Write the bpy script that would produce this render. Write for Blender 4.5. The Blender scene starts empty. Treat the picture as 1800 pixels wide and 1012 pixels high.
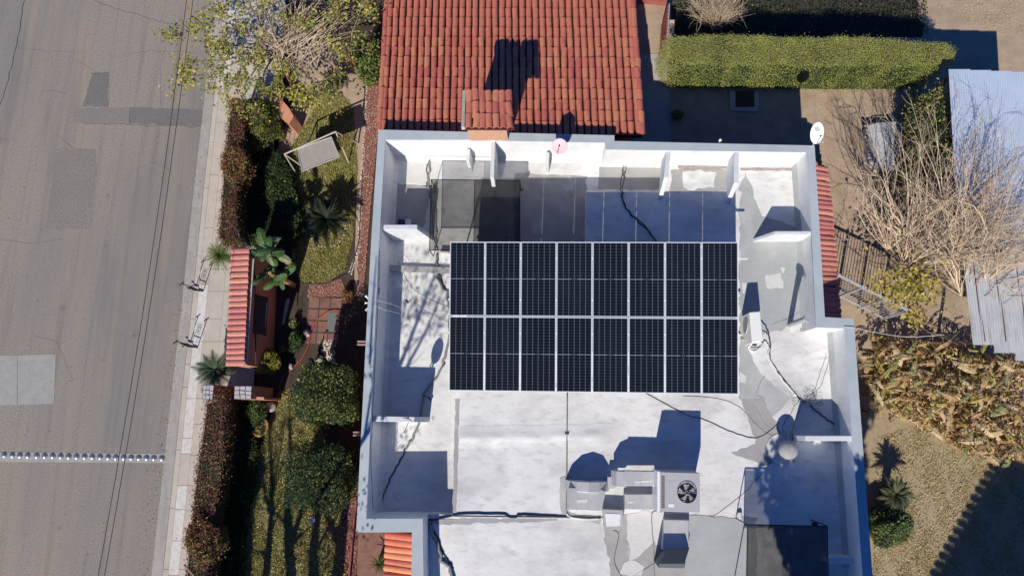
import bpy, bmesh, math, random
import numpy as np
from mathutils import Vector, Matrix
random.seed(7); rng = np.random.default_rng(7)
C = bpy.context.scene.collection
scene = bpy.context.scene
R_ = math.radians
# ------------------------------------------------------------ camera
CAMZ = 24.6
F = 1200.0                       # focal length in pixels of an 1800 px wide frame
_d = np.array([60.0, -226.0, -F]); _d /= np.linalg.norm(_d); UPc = -_d
_ny = (F*_d[2] - 124.0*_d[0])/_d[1]
NOc = np.array([124.0, _ny, -F]); NOc /= np.linalg.norm(NOc)
EAc = np.cross(NOc, UPc)
cam_d = bpy.data.cameras.new('camera'); cam = bpy.data.objects.new('camera', cam_d); C.objects.link(cam)
cam_d.sensor_width = 36; cam_d.lens = 24; cam_d.clip_end = 500; cam_d.clip_start = 0.5
M = Matrix(((EAc[0], EAc[1], EAc[2], 0), (NOc[0], NOc[1], NOc[2], 0), (UPc[0], UPc[1], UPc[2], CAMZ), (0, 0, 0, 1)))
cam.matrix_world = M
scene.camera = cam
# ------------------------------------------------------------ sky, sun, exposure
SUN_EL, SUN_AZ = 39.0, 13.0      # shadows fall 13 degrees east of north
w = bpy.data.worlds.new('World'); scene.world = w; w.use_nodes = True
nt = w.node_tree; bg = nt.nodes['Background']; sky = nt.nodes.new('ShaderNodeTexSky')
sky.sky_type = 'NISHITA'; sky.sun_disc = False; sky.sun_elevation = R_(SUN_EL); sky.sun_rotation = R_(180+SUN_AZ)
sky.air_density = 1.0; sky.dust_density = 0.0; sky.ozone_density = 7.0
tint = nt.nodes.new('ShaderNodeMix'); tint.data_type = 'RGBA'; tint.blend_type = 'MULTIPLY'; tint.inputs[0].default_value = 1; tint.inputs[7].default_value = (.44, .98, 1.75, 1)   # blue tint laid over the sky to turn the shadows bluer
nt.links.new(sky.outputs[0], tint.inputs[6]); nt.links.new(tint.outputs[2], bg.inputs[0]); bg.inputs[1].default_value = 0.05
sd = bpy.data.lights.new('sun', 'SUN'); sd.energy = 5.0; sd.angle = R_(0.5); sd.color = (1.0, 0.93, 0.83)
sun = bpy.data.objects.new('sun', sd); C.objects.link(sun)
_sv = Vector((math.sin(R_(SUN_AZ))*math.cos(R_(SUN_EL)), math.cos(R_(SUN_AZ))*math.cos(R_(SUN_EL)), -math.sin(R_(SUN_EL))))
sun.rotation_euler = _sv.to_track_quat('-Z', 'Y').to_euler(); sun.location = (0, 0, 30)
scene.view_settings.view_transform = 'Standard'; scene.view_settings.look = 'None'
scene.view_settings.exposure = 0.0; scene.view_settings.gamma = 1.0
scene.render.engine = 'CYCLES'
scene.render.resolution_x = 1024; scene.render.resolution_y = 575
scene.cycles.max_bounces = 6; scene.cycles.transparent_max_bounces = 12

# ------------------------------------------------------------ helpers
def P(px, py, z=0.0):
    """world point at height z seen at a photograph pixel (1800 x 1012 frame)"""
    v = np.array([px-900.0, 506.0-py, -F])
    x, y, u = v @ EAc, v @ NOc, v @ UPc
    t = (z-CAMZ)/u
    return Vector((x*t, y*t, z))

class MB:
    def __init__(s): s.v = []; s.f = []; s.m = []
    def add(s, vs, fs, mi=0):
        b = len(s.v); s.v += [tuple(a) for a in vs]; s.f += [tuple(i+b for i in f) for f in fs]; s.m += [mi]*len(fs)
    def prism(s, pts, z0, mi=0, bottom=False):
        """pts: world points (top, may differ in z); straight down to z0"""
        n = len(pts); a = Vector((0, 0, 0)); area = 0
        for i in range(n):
            p, q = pts[i], pts[(i+1) % n]; area += p[0]*q[1]-q[0]*p[1]
        if area < 0: pts = pts[::-1]
        vs = [tuple(p) for p in pts] + [(p[0], p[1], z0) for p in pts]
        fs = [tuple(range(n))] + [(i, i+n, (i+1) % n+n, (i+1) % n) for i in range(n)]
        if bottom: fs.append(tuple(range(2*n-1, n-1, -1)))
        s.add(vs, fs, mi)
    def box(s, c, size, rz=0, mi=0, rot=None):
        m = rot if rot else Matrix.Rotation(rz, 3, 'Z')
        x, y, z = size[0]/2, size[1]/2, size[2]/2
        vs = [Vector(c)+m @ Vector(k) for k in ((-x,-y,-z),(x,-y,-z),(x,y,-z),(-x,y,-z),(-x,-y,z),(x,-y,z),(x,y,z),(-x,y,z))]
        s.add(vs, [(0,3,2,1),(4,5,6,7),(0,1,5,4),(1,2,6,5),(2,3,7,6),(3,0,4,7)], mi)
    def bar(s, a, b, wd, hg=None, mi=0):
        a, b = Vector(a), Vector(b); d = b-a; L = d.length
        if L < 1e-5: return
        q = d.to_track_quat('X', 'Z').to_matrix(); s.box((a+b)/2, (L, wd, hg or wd), mi=mi, rot=q)
    def tube(s, pts, rad, n=6, mi=0, cap=True):
        pts = [Vector(p) for p in pts]
        if not hasattr(rad, '__len__'): rad = [rad]*len(pts)
        vs = []; fs = []
        for i, p in enumerate(pts):
            d = (pts[min(i+1, len(pts)-1)]-pts[max(i-1, 0)])
            if d.length < 1e-6: d = Vector((0, 0, 1))
            d.normalize(); u = d.cross(Vector((0.13, 0.21, 1)) if abs(d.z) < .9 else Vector((1, 0, 0))).normalized(); v = d.cross(u)
            for k in range(n):
                a = 2*math.pi*k/n; vs.append(p+(u*math.cos(a)+v*math.sin(a))*rad[i])
        for i in range(len(pts)-1):
            for k in range(n):
                fs.append((i*n+k, i*n+(k+1) % n, (i+1)*n+(k+1) % n, (i+1)*n+k))
        if cap: fs.append(tuple(range(n-1, -1, -1))); fs.append(tuple((len(pts)-1)*n+k for k in range(n)))
        s.add(vs, fs, mi)
    def disc(s, c, r, h, n=20, mi=0, ax=None):
        q = (Vector(ax).normalized().to_track_quat('Z', 'Y').to_matrix() if ax else Matrix.Identity(3))
        c = Vector(c); vs = []
        for z in (0, h):
            for k in range(n):
                a = 2*math.pi*k/n; vs.append(c+q @ Vector((r*math.cos(a), r*math.sin(a), z)))
        fs = [tuple(range(n-1, -1, -1)), tuple(range(n, 2*n))]+[(k, (k+1) % n, (k+1) % n+n, k+n) for k in range(n)]
        s.add(vs, fs, mi)
    def build(s, name, mats, parent=None, smooth=False, bevel=0):
        me = bpy.data.meshes.new(name); me.from_pydata(s.v, [], s.f)
        for m in (mats if isinstance(mats, (list, tuple)) else [mats]): me.materials.append(m)
        if any(s.m): me.polygons.foreach_set('material_index', s.m)
        if smooth: me.polygons.foreach_set('use_smooth', [True]*len(s.f))
        me.update()
        return link(name, me, parent, bevel)
def link(name, me, parent=None, bevel=0):
    o = bpy.data.objects.new(name, me); C.objects.link(o)
    if parent:
        o.parent = parent
        o.matrix_parent_inverse = parent.matrix_basis.inverted()
    if bevel:
        b = o.modifiers.new('bevel', 'BEVEL'); b.width = bevel; b.segments = 2; b.limit_method = 'ANGLE'
    return o
def tag(o, label=None, cat=None, group=None, kind=None):
    if label: o['label'] = label
    if cat: o['category'] = cat
    if group: o['group'] = group
    if kind: o['kind'] = kind
    return o
def thing(name, loc, label, cat, group=None, rz=0):
    o = bpy.data.objects.new(name, None); C.objects.link(o); o.location = loc; o.rotation_euler = (0, 0, rz)
    o.empty_display_size = 0.2
    return tag(o, label, cat, group)
def child(name, me, parent, mat4):
    """an instance of mesh me, placed at world matrix mat4, child of parent"""
    o = bpy.data.objects.new(name, me); C.objects.link(o); o.parent = parent
    o.matrix_basis = parent.matrix_basis.inverted() @ mat4
    return o
def mesh_np(name, v, f, mi=None, mats=(), smooth=False):
    """v (N,3), f (M,k) index arrays"""
    me = bpy.data.meshes.new(name); k = f.shape[1]; m = f.shape[0]
    me.vertices.add(len(v)); me.vertices.foreach_set('co', np.asarray(v, dtype=np.float32).ravel())
    me.loops.add(m*k); me.loops.foreach_set('vertex_index', f.astype(np.int32).ravel())
    me.polygons.add(m); me.polygons.foreach_set('loop_start', np.arange(0, m*k, k, dtype=np.int32))
    for q in mats: me.materials.append(q)
    if mi is not None: me.polygons.foreach_set('material_index', mi.astype(np.int32))
    if smooth: me.polygons.foreach_set('use_smooth', np.ones(m, dtype=bool))
    me.update(calc_edges=True); me.validate()
    return me
def leaf_mesh(name, cen, smin, smax, mats, up=0.6, aspect=0.45, w=None, dirs=None):
    """diamond shaped leaves at centres cen (N,3)"""
    cen = np.asarray(cen, dtype=float); n = len(cen)
    nor = rng.normal(size=(n, 3)); nor[:, 2] = np.abs(nor[:, 2])+up*2
    nor /= np.linalg.norm(nor, axis=1)[:, None]
    t = rng.normal(size=(n, 3)) if dirs is None else np.asarray(dirs)+rng.normal(size=(n, 3))*.3
    t -= (t*nor).sum(1)[:, None]*nor; t /= np.linalg.norm(t, axis=1)[:, None]
    b = np.cross(nor, t); s = rng.uniform(smin, smax, n)[:, None]
    v = np.empty((n, 4, 3)); v[:, 0] = cen-t*s*.5; v[:, 2] = cen+t*s*.5
    v[:, 1] = cen+b*s*aspect*.5+t*s*.05+nor*s*.06; v[:, 3] = cen-b*s*aspect*.5+t*s*.05+nor*s*.06
    f = np.arange(n*4).reshape(n, 4)
    mi = rng.choice(len(mats), size=n, p=w)
    if len(mats) > 1:
        ph = np.sin(cen[:, 0]*1.7+cen[:, 1]*2.3)+np.sin(cen[:, 0]*3.9-cen[:, 1]*1.9+cen[:, 2]*2)+np.sin(cen[:, 1]*5.1+cen[:, 0]*.7)
        alt = rng.choice(len(mats), size=n, p=w); k = (ph > .6) & (rng.random(n) < .6); mi[k] = np.maximum(mi, alt)[k]; k = (ph < -.6) & (rng.random(n) < .6); mi[k] = np.minimum(mi, alt)[k]
    return mesh_np(name, v.reshape(-1, 3), f, mi, mats)
def in_poly(poly, n):
    """n random pixel points inside a pixel polygon"""
    poly = np.array(poly, dtype=float); out = []
    lo, hi = poly.min(0), poly.max(0)
    while len(out) < n:
        q = rng.uniform(lo, hi, (n*2, 2)); x, y = q[:, 0], q[:, 1]; ins = np.zeros(len(q), bool)
        j = len(poly)-1
        for i in range(len(poly)):
            xi, yi = poly[i]; xj, yj = poly[j]
            c = ((yi > y) != (yj > y)) & (x < (xj-xi)*(y-yi)/(yj-yi+1e-12)+xi); ins ^= c; j = i
        out += list(q[ins])
    return np.array(out[:n])
def PA(q, z):
    """vectorised P: q (N,2) pixels, z (N,) or scalar"""
    v = np.stack([q[:, 0]-900.0, 506.0-q[:, 1], np.full(len(q), -F)], 1)
    x, y, u = v @ EAc, v @ NOc, v @ UPc; z = np.broadcast_to(z, (len(q),)); t = (z-CAMZ)/u
    return np.stack([x*t, y*t, z], 1)

# ------------------------------------------------------------ materials
def mat(name, col, rough=.8, noise=None, spec=.3, metal=0, bump=0, bscale=60, rand=0, col2=None, nscale=4, detail=6, alpha=None, lo=.35, hi=.65):
    """principled; col2 mixed in by fractal noise; rand = per object value jitter"""
    m = bpy.data.materials.new(name); m.use_nodes = True; t = m.node_tree; b = t.nodes['Principled BSDF']
    b.inputs['Roughness'].default_value = rough; b.inputs['Metallic'].default_value = metal
    b.inputs['Specular IOR Level'].default_value = spec
    geo = t.nodes.new('ShaderNodeTexCoord').outputs['Object'] if rand else t.nodes.new('ShaderNodeNewGeometry').outputs['Position']
    c = None
    if col2:
        nz = t.nodes.new('ShaderNodeTexNoise'); nz.inputs['Scale'].default_value = nscale; nz.inputs['Detail'].default_value = detail
        nz.inputs['Roughness'].default_value = .65; t.links.new(geo, nz.inputs['Vector'])
        rp = t.nodes.new('ShaderNodeMapRange'); rp.inputs[1].default_value = lo; rp.inputs[2].default_value = hi; t.links.new(nz.outputs[0], rp.inputs[0])
        mx = t.nodes.new('ShaderNodeMix'); mx.data_type = 'RGBA'; mx.inputs[6].default_value = (*col, 1); mx.inputs[7].default_value = (*col2, 1)
        t.links.new(rp.outputs[0], mx.inputs[0]); c = mx.outputs[2]
    if rand:
        oi = t.nodes.new('ShaderNodeObjectInfo'); hs = t.nodes.new('ShaderNodeHueSaturation')
        r = t.nodes.new('ShaderNodeMapRange'); r.inputs[3].default_value = 1-rand; r.inputs[4].default_value = 1+rand*.6
        t.links.new(oi.outputs['Random'], r.inputs[0]); t.links.new(r.outputs[0], hs.inputs['Value'])
        r2 = t.nodes.new('ShaderNodeMath'); r2.operation = 'MULTIPLY_ADD'; r2.inputs[1].default_value = 0.025; r2.inputs[2].default_value = .4875
        t.links.new(oi.outputs['Random'], r2.inputs[0]); t.links.new(r2.outputs[0], hs.inputs['Hue'])
        if c: t.links.new(c, hs.inputs['Color'])
        else: hs.inputs['Color'].default_value = (*col, 1)
        c = hs.outputs[0]
    if c: t.links.new(c, b.inputs['Base Color'])
    else: b.inputs['Base Color'].default_value = (*col, 1)
    if bump:
        n2 = t.nodes.new('ShaderNodeTexNoise'); n2.inputs['Scale'].default_value = bscale; n2.inputs['Detail'].default_value = 5
        t.links.new(geo, n2.inputs['Vector'])
        bp = t.nodes.new('ShaderNodeBump'); bp.inputs['Strength'].default_value = bump; bp.inputs['Distance'].default_value = .02
        t.links.new(n2.outputs[0], bp.inputs['Height']); t.links.new(bp.outputs[0], b.inputs['Normal'])
    return m
def layers(m, specs):
    """extra noise layers multiplied/mixed over the base colour: (colour, scale, lo, hi, stretch, amount)"""
    t = m.node_tree; b = t.nodes['Principled BSDF']; pos = t.nodes.new('ShaderNodeNewGeometry').outputs['Position']
    for col, sc, lo, hi, st, am in specs:
        inp = b.inputs['Base Color']
        src = inp.links[0].from_socket if inp.links else None; base = tuple(inp.default_value)
        mp = t.nodes.new('ShaderNodeMapping'); mp.inputs['Scale'].default_value = st; t.links.new(pos, mp.inputs[0])
        nz = t.nodes.new('ShaderNodeTexNoise'); nz.inputs['Scale'].default_value = sc; nz.inputs['Detail'].default_value = 7; nz.inputs['Roughness'].default_value = .6
        t.links.new(mp.outputs[0], nz.inputs['Vector'])
        rp = t.nodes.new('ShaderNodeMapRange'); rp.inputs[1].default_value = lo; rp.inputs[2].default_value = hi; rp.inputs[4].default_value = am
        t.links.new(nz.outputs[0], rp.inputs[0])
        mx = t.nodes.new('ShaderNodeMix'); mx.data_type = 'RGBA'
        t.links.new(rp.outputs[0], mx.inputs[0])
        if src: t.links.new(src, mx.inputs[6])
        else: mx.inputs[6].default_value = base
        mx.inputs[7].default_value = (*col, 1); t.links.new(mx.outputs[2], inp)
    return m
ONE = (1, 1, 1)
MT = {}
MT['asphalt'] = layers(mat('asphalt', (.17, .15, .126), .9, col2=(.40, .352, .295), nscale=17, detail=8, bump=.6, bscale=50, lo=.28, hi=.72),
    [((.205, .20, .19), .16, .45, .60, (1, .3, 1), .7), ((.10, .09, .08), 2.3, .66, .72, ONE, .45), ((.34, .28, .20), .5, .5, .75, (2, .2, 1), .6), ((.15, .14, .125), 1.2, .5, .7, (3, .10, 1), .45), ((.11, .10, .09), .9, .64, .74, ONE, .5), ((.05, .045, .04), 22, .66, .74, ONE, .75), ((.5, .46, .4), 28, .68, .76, ONE, .5)])
MT['patch'] = layers(mat('asphalt_patch', (.125, .118, .11), .9, col2=(.215, .205, .19), nscale=17, detail=8, bump=.4), [((.2, .19, .18), 1.2, .4, .7, ONE, .5)])
MT['patch2'] = layers(mat('asphalt_patch_pale', (.165, .152, .138), .9, col2=(.30, .275, .245), nscale=17, detail=8, bump=.4), [((.2, .18, .16), .9, .4, .7, ONE, .5)])
MT['concrete'] = layers(mat('concrete', (.40, .385, .35), .9, col2=(.46, .44, .40), nscale=5, bump=.2), [((.30, .28, .25), 1.1, .5, .75, ONE, .6), ((.25, .23, .2), 14, .62, .72, ONE, .4)])
MT['roadslab'] = layers(mat('road_concrete', (.30, .305, .285), .9, col2=(.36, .36, .335), nscale=3, bump=.3), [((.22, .22, .2), 20, .6, .7, ONE, .4)])
MT['walk'] = layers(mat('sidewalk_concrete', (.47, .425, .36), .9, col2=(.53, .485, .41), nscale=3, bump=.2, rand=0), [((.36, .32, .27), .8, .48, .75, ONE, .6), ((.3, .26, .22), 16, .63, .72, ONE, .4)])
MT['kerbw'] = layers(mat('kerb_paint', (.56, .545, .50), .8, col2=(.66, .645, .60), nscale=4), [((.42, .38, .33), 7, .5, .7, ONE, .6)])
MT['gutter'] = layers(mat('gutter_concrete', (.34, .325, .295), .9, col2=(.41, .39, .355), nscale=3, bump=.2), [((.24, .225, .2), 1.5, .45, .7, (2, .4, 1), .5)])
MT['tar'] = mat('crack_tar', (.10, .095, .09), .8)
MT['soil'] = layers(mat('soil', (.36, .27, .19), .95, col2=(.44, .34, .245), nscale=2.2, bump=.6, bscale=25), [((.25, .18, .12), 1.0, .5, .75, ONE, .5), ((.5, .39, .28), 12, .55, .7, ONE, .35)])
MT['soild'] = layers(mat('shade_toned_soil', (.05, .038, .028), .95, col2=(.085, .062, .045), nscale=3, bump=.6), [((.05, .045, .03), 9, .5, .65, ONE, .6)])  # soil colour darkened to stand in for shade in the garden
MT['black'] = mat('shade_toned_mulch', (.035, .032, .028), .95, col2=(.06, .052, .04), nscale=9, bump=.6)  # near-black colour paints the hedge's shadow into the mulch
MT['drylawn'] = layers(mat('dry_lawn_soil', (.33, .26, .165), .95, col2=(.41, .33, .21), nscale=5, bump=.7, bscale=30), [((.25, .22, .10), .6, .50, .66, ONE, .5), ((.14, .10, .06), 9, .55, .7, ONE, .5)])
MT['lawnsoil'] = layers(mat('lawn_soil', (.17, .155, .06), .95, col2=(.28, .24, .11), nscale=6, bump=.7, bscale=30), [((.15, .18, .05), .8, .45, .6, ONE, .6)])
def plain(n, c, r=.8, **k): MT[n] = mat(n, c, r, **k); return MT[n]
plain('grassa', (.38, .37, .11)); plain('grassb', (.25, .28, .075)); plain('grassc', (.56, .48, .20)); plain('grassd', (.62, .52, .32))
MT['roofw'] = layers(mat('white_roof_coating', (.68, .68, .66), .6, col2=(.77, .77, .75), nscale=1.2, bump=.35, bscale=7, lo=.3, hi=.7),
    [((.43, .43, .425), .45, .46, .68, (1, 1.6, 1), .7), ((.44, .425, .40), 2.6, .52, .72, (1, 2.2, 1), .6), ((.66, .66, .65), 1.3, .56, .7, (1.5, 1, 1), .6), ((.30, .28, .25), 20, .66, .74, ONE, .65)])
MT['roofg'] = layers(mat('grey_roof_coating', (.35, .375, .375), .6, col2=(.42, .44, .435), nscale=.9, bump=.3, bscale=8), [((.50, .50, .485), .7, .55, .68, ONE, .7), ((.29, .30, .30), 5, .58, .75, ONE, .5)])
MT['roofg2'] = layers(mat('grey_cement_and_shade', (.33, .328, .322), .7, col2=(.40, .395, .385), nscale=1.2, bump=.3, bscale=9), [((.27, .262, .255), 2.3, .5, .7, ONE, .5), ((.5, .5, .485), 1.1, .62, .68, ONE, .8)])  # real grey cement, also reused for painted panel and fin shadows
MT['patchw'] = mat('white_touch_up', (.66, .655, .63), .5, col2=(.60, .59, .575), nscale=5, bump=.3, bscale=12)
MT['dirt'] = mat('brown_dirt_film', (.30, .25, .225), .9, col2=(.42, .38, .34), nscale=9)
MT['parapet'] = layers(mat('parapet_paint', (.395, .45, .47), .6, col2=(.45, .50, .515), nscale=.8, bump=.15, bscale=30), [((.33, .375, .395), 2.2, .5, .75, (1, 1, 3), .5), ((.30, .31, .31), 18, .67, .74, ONE, .5)])
MT['inwall'] = layers(mat('inner_wall_paint', (.72, .74, .74), .6, col2=(.80, .80, .79), nscale=2, bump=.2, bscale=15), [((.58, .60, .61), 2.5, .5, .72, (1, 1, .4), .6), ((.35, .34, .33), 14, .66, .74, ONE, .5)])
MT['fin'] = layers(mat('buttress_paint', (.60, .635, .645), .6, col2=(.70, .72, .72), nscale=2.5, bump=.2), [((.45, .46, .46), 6, .55, .75, ONE, .5)])
MT['salmon'] = mat('salmon_stucco', (.56, .25, .15), .9, col2=(.64, .31, .19), nscale=5, bump=.4, bscale=50)
MT['salmonl'] = mat('salmon_chimney', (.56, .31, .20), .8, col2=(.62, .36, .24), nscale=5, bump=.3, bscale=40)
MT['terra'] = mat('terracotta', (.66, .205, .12), .85, col2=(.54, .18, .115), nscale=5, rand=.12, bump=.3, bscale=30)
MT['terra2'] = mat('terracotta_orange', (.72, .25, .15), .8, col2=(.60, .21, .13), nscale=6, rand=.18, bump=.3, bscale=30)
MT['terra3'] = mat('terracotta_pink', (.60, .24, .19), .8, col2=(.48, .19, .15), nscale=6, rand=.14, bump=.3, bscale=30)
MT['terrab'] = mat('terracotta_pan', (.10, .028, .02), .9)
MT['iron'] = mat('black_iron', (.012, .012, .012), .5, metal=.3)
MT['steel'] = mat('steel', (.62, .60, .56), .28, metal=.75)
MT['alu'] = mat('aluminium', (.82, .85, .87), .45, metal=.15)
MT['galv'] = layers(mat('galvanised', (.52, .52, .51), .45, metal=.35, col2=(.58, .58, .57), nscale=3), [((.43, .42, .41), 2, .5, .75, ONE, .5)])
MT['acgrey'] = mat('grey_enamel', (.42, .42, .43), .5, col2=(.46, .46, .47), nscale=2)
MT['white'] = mat('white_enamel', (.82, .82, .79), .4)
MT['cell'] = mat('solar_cell', (.0045, .0075, .015), .28, spec=.12, col2=(.008, .012, .021), nscale=.9, rand=.28)
MT['backsheet'] = mat('backsheet', (.22, .25, .29), .4, spec=.15)
MT['cable'] = mat('black_cable', (.03, .03, .033), .6)
MT['cablebr'] = mat('brown_cable', (.075, .06, .05), .7)
MT['cableg'] = mat('grey_cable', (.30, .31, .31), .6, col2=(.17, .17, .17), nscale=20)
MT['cablew'] = mat('pale_cable', (.62, .62, .60), .5)
MT['bark'] = mat('bark', (.17, .13, .09), .9, col2=(.28, .22, .15), nscale=14)
MT['twig'] = mat('pale_twig', (.70, .56, .40), .85, col2=(.42, .32, .21), nscale=3)
MT['twigd'] = mat('grey_twig', (.33, .27, .20), .9, col2=(.22, .17, .12), nscale=3)
def leafm(n, c, c2=None, tr=.25):
    m = mat(n, c, .6, col2=c2 or tuple(x*.7 for x in c), nscale=2.5, spec=.35); t = m.node_tree; b = t.nodes['Principled BSDF']
    tl = t.nodes.new('ShaderNodeBsdfTranslucent'); mx = t.nodes.new('ShaderNodeMixShader'); mx.inputs[0].default_value = tr
    s = b.inputs['Base Color'].links[0].from_socket; t.links.new(s, tl.inputs[0]); t.links.new(b.outputs[0], mx.inputs[1]); t.links.new(tl.outputs[0], mx.inputs[2])
    t.links.new(mx.outputs[0], t.nodes['Material Output'].inputs[0]); MT[n] = m; return m
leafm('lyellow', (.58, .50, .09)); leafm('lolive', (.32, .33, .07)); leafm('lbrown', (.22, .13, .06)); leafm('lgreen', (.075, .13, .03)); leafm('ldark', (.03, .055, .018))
leafm('lhedge', (.42, .43, .10), (.36, .32, .11), .15); leafm('lhedgeb', (.44, .36, .18), None, .15); leafm('lhedgeg', (.30, .40, .08), None, .15); leafm('lred', (.17, .055, .04)); leafm('lrust', (.26, .09, .035)); leafm('lpink', (.22, .10, .09))
leafm('lbright', (.20, .30, .08)); leafm('lblue', (.10, .15, .08)); leafm('lgold', (.38, .30, .03)); leafm('dry', (.62, .40, .19), (.42, .26, .12)); leafm('dryl', (.80, .62, .36)); leafm('dryy', (.60, .46, .12)); leafm('bgreen', (.07, .15, .04), (.05, .11, .03)); leafm('bpale', (.30, .36, .16)); leafm('flower', (.55, .03, .03)); leafm('fpurple', (.35, .3, .6))
leafm('cyc', (.018, .030, .014), (.010, .018, .008), .05); leafm('cyb', (.12, .09, .04)); leafm('fangreen', (.16, .22, .05), (.10, .17, .04)); leafm('palmg', (.10, .16, .09), (.06, .11, .06)); leafm('palmg2', (.10, .13, .07), (.16, .14, .07))
MT['gravelr'] = mat('lava_gravel', (.19, .065, .045), .95, col2=(.27, .12, .09), nscale=30)
MT['gravelp'] = mat('pale_gravel', (.45, .33, .27), .95); MT['gravelw'] = mat('white_gravel', (.7, .66, .6), .9)
MT['rock'] = mat('garden_rock', (.30, .27, .24), .9, col2=(.42, .38, .33), nscale=6, bump=.8, bscale=20)
MT['flag'] = mat('flagstone', (.42, .42, .42), .9, col2=(.52, .51, .50), nscale=6, bump=.4, rand=.1)
MT['grout'] = mat('dark_grout', (.07, .065, .06), .9)
MT['paver'] = mat('red_paver', (.19, .095, .075), .85, col2=(.27, .145, .11), nscale=4, rand=.15, bump=.3)
MT['tarp'] = mat('canopy_fabric', (.30, .27, .235), .9, col2=(.34, .31, .27), nscale=6)
MT['beige'] = mat('beige_steel', (.50, .45, .34), .5)
MT['hose'] = mat('red_hose', (.45, .08, .05), .5)
MT['gold'] = mat('yellow_straw', (.45, .33, .08), .8, col2=(.3, .2, .06), nscale=20)
MT['pink'] = mat('pink_dish_paint', (.83, .52, .55), .5, col2=(.78, .47, .50), nscale=12)
MT['shed'] = layers(mat('corrugated_blue_grey', (.46, .54, .66), .45, col2=(.52, .60, .71), nscale=1, rand=0), [((.62, .60, .58), .9, .6, .75, (3, .3, 1), .5)])
MT['shedg'] = layers(mat('corrugated_grey', (.46, .48, .50), .5, col2=(.54, .55, .56), nscale=2), [((.30, .28, .25), 2, .5, .7, (4, .4, 1), .6)])
MT['wood'] = mat('dark_wood', (.10, .055, .035), .85)
MT['yellow'] = mat('yellow_paint', (.7, .5, .05), .6)
MT['bluep'] = mat('blue_plastic', (.03, .05, .16), .4)
MT['brickred'] = mat('brick_red_paint', (.36, .11, .09), .8, col2=(.28, .08, .07), nscale=8)
MT['matgrey'] = mat('grey_mat', (.16, .17, .17), .9)
# shade netting: a fine mesh whose holes let part of the light through
def net(n, open_, col=(.018, .02, .02)):
    m = bpy.data.materials.new(n); m.use_nodes = True; t = m.node_tree; b = t.nodes['Principled BSDF']
    b.inputs['Base Color'].default_value = (*col, 1); b.inputs['Roughness'].default_value = .8
    tr = t.nodes.new('ShaderNodeBsdfTransparent'); mx = t.nodes.new('ShaderNodeMixShader')
    nz = t.nodes.new('ShaderNodeTexNoise'); nz.inputs['Scale'].default_value = 3; g = t.nodes.new('ShaderNodeNewGeometry'); t.links.new(g.outputs['Position'], nz.inputs['Vector'])
    rp = t.nodes.new('ShaderNodeMapRange'); rp.inputs[3].default_value = open_-.06; rp.inputs[4].default_value = open_+.06; t.links.new(nz.outputs[0], rp.inputs[0])
    t.links.new(rp.outputs[0], mx.inputs[0]); t.links.new(b.outputs[0], mx.inputs[1]); t.links.new(tr.outputs[0], mx.inputs[2]); t.links.new(mx.outputs[0], t.nodes['Material Output'].inputs[0])
    MT[n] = m
net('net', .40); net('net2', .42)

# ============================================================ SETTING: ground and street
def sheet(name, px, z, m, parent=None, kind=None, th=.003, world=None):
    b = MB(); pts = world if world else [P(x, y, z) for x, y in px]; b.prism(pts, z-th)
    o = b.build(name, m, parent)
    if kind: tag(o, kind=kind)
    return o
g = MB(); n = 1
g.add([(-150, -150, -.02), (150, -150, -.02), (150, 150, -.02), (-150, 150, -.02)], [(0, 1, 2, 3)])
tag(g.build('ground', MT['soil']), kind='structure')
edge = [(400, -160), (378, 0), (361, 160), (341, 330), (318, 550), (298, 720), (289, 805), (266, 1012), (248, 1180)]
def off(line, dx): return [(x+dx*(.92+.0002*y), y) for x, y in line]
road = tag(sheet('road', [(-900, -160)]+edge+[(-900, 1180)], 0, MT['asphalt']), kind='structure')
gut = off(edge, 17)
tag(sheet('gutter', edge+gut[::-1], .004, MT['gutter']), kind='structure')
# kerb and sidewalk in cast lengths with open joints
kz = .12
def strip(name, l0, l1, z, m, joints, parentname, zb=-.02, mats=None, gap=.35):
    root = MB(); pr = None; objs = []
    def xat(l, y):
        for (x0, y0), (x1, y1) in zip(l, l[1:]):
            if y0 <= y <= y1: return x0+(x1-x0)*(y-y0)/(y1-y0)
    # the bed underneath
    b = MB(); b.prism([P(x, y, z-.015) for x, y in l0]+[P(x, y, z-.015) for x, y in l1[::-1]], zb)
    bed = tag(b.build(parentname, MT['grout']), kind='structure')
    for i, (ya, yb) in enumerate(zip(joints, joints[1:])):
        ya2, yb2 = ya+gap, yb-gap; ys = [ya2]+[y for _, y in l0 if ya2 < y < yb2]+[yb2]
        dz = rng.uniform(-.003, .003)
        b = MB(); b.prism([P(xat(l0, y), y, z+dz) for y in ys]+[P(xat(l1, y), y, z+dz) for y in ys[::-1]], z-.03)
        mm = mats[i % len(mats)] if mats else m
        b.build(name, mm, bed)
    return bed
k0 = off(edge, 17.5); k1 = off(edge, 26); k2 = off(edge, 42); s1 = off(edge, 70); s2 = off(edge, 135)
strip('kerb_stone', k0, k1, .06, MT['walk'], [-150, -40, 70, 160, 250, 330, 450, 560, 640, 680, 790, 893, 1000, 1170], 'kerb_bed', mats=None)
strip('kerb_stone', off(edge, 26.3), k2, kz, MT['kerbw'], [-150, -40, 50, 155, 215, 307, 400, 500, 600, 700, 770, 797, 853, 895, 950, 1010, 1170], 'kerb', mats=[MT['walk'], MT['kerbw'], MT['kerbw'], MT['walk'], MT['walk'], MT['walk'], MT['walk'], MT['kerbw'], MT['kerbw'], MT['kerbw'], MT['kerbw'], MT['walk'], MT['kerbw'], MT['kerbw'], MT['kerbw']])
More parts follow.
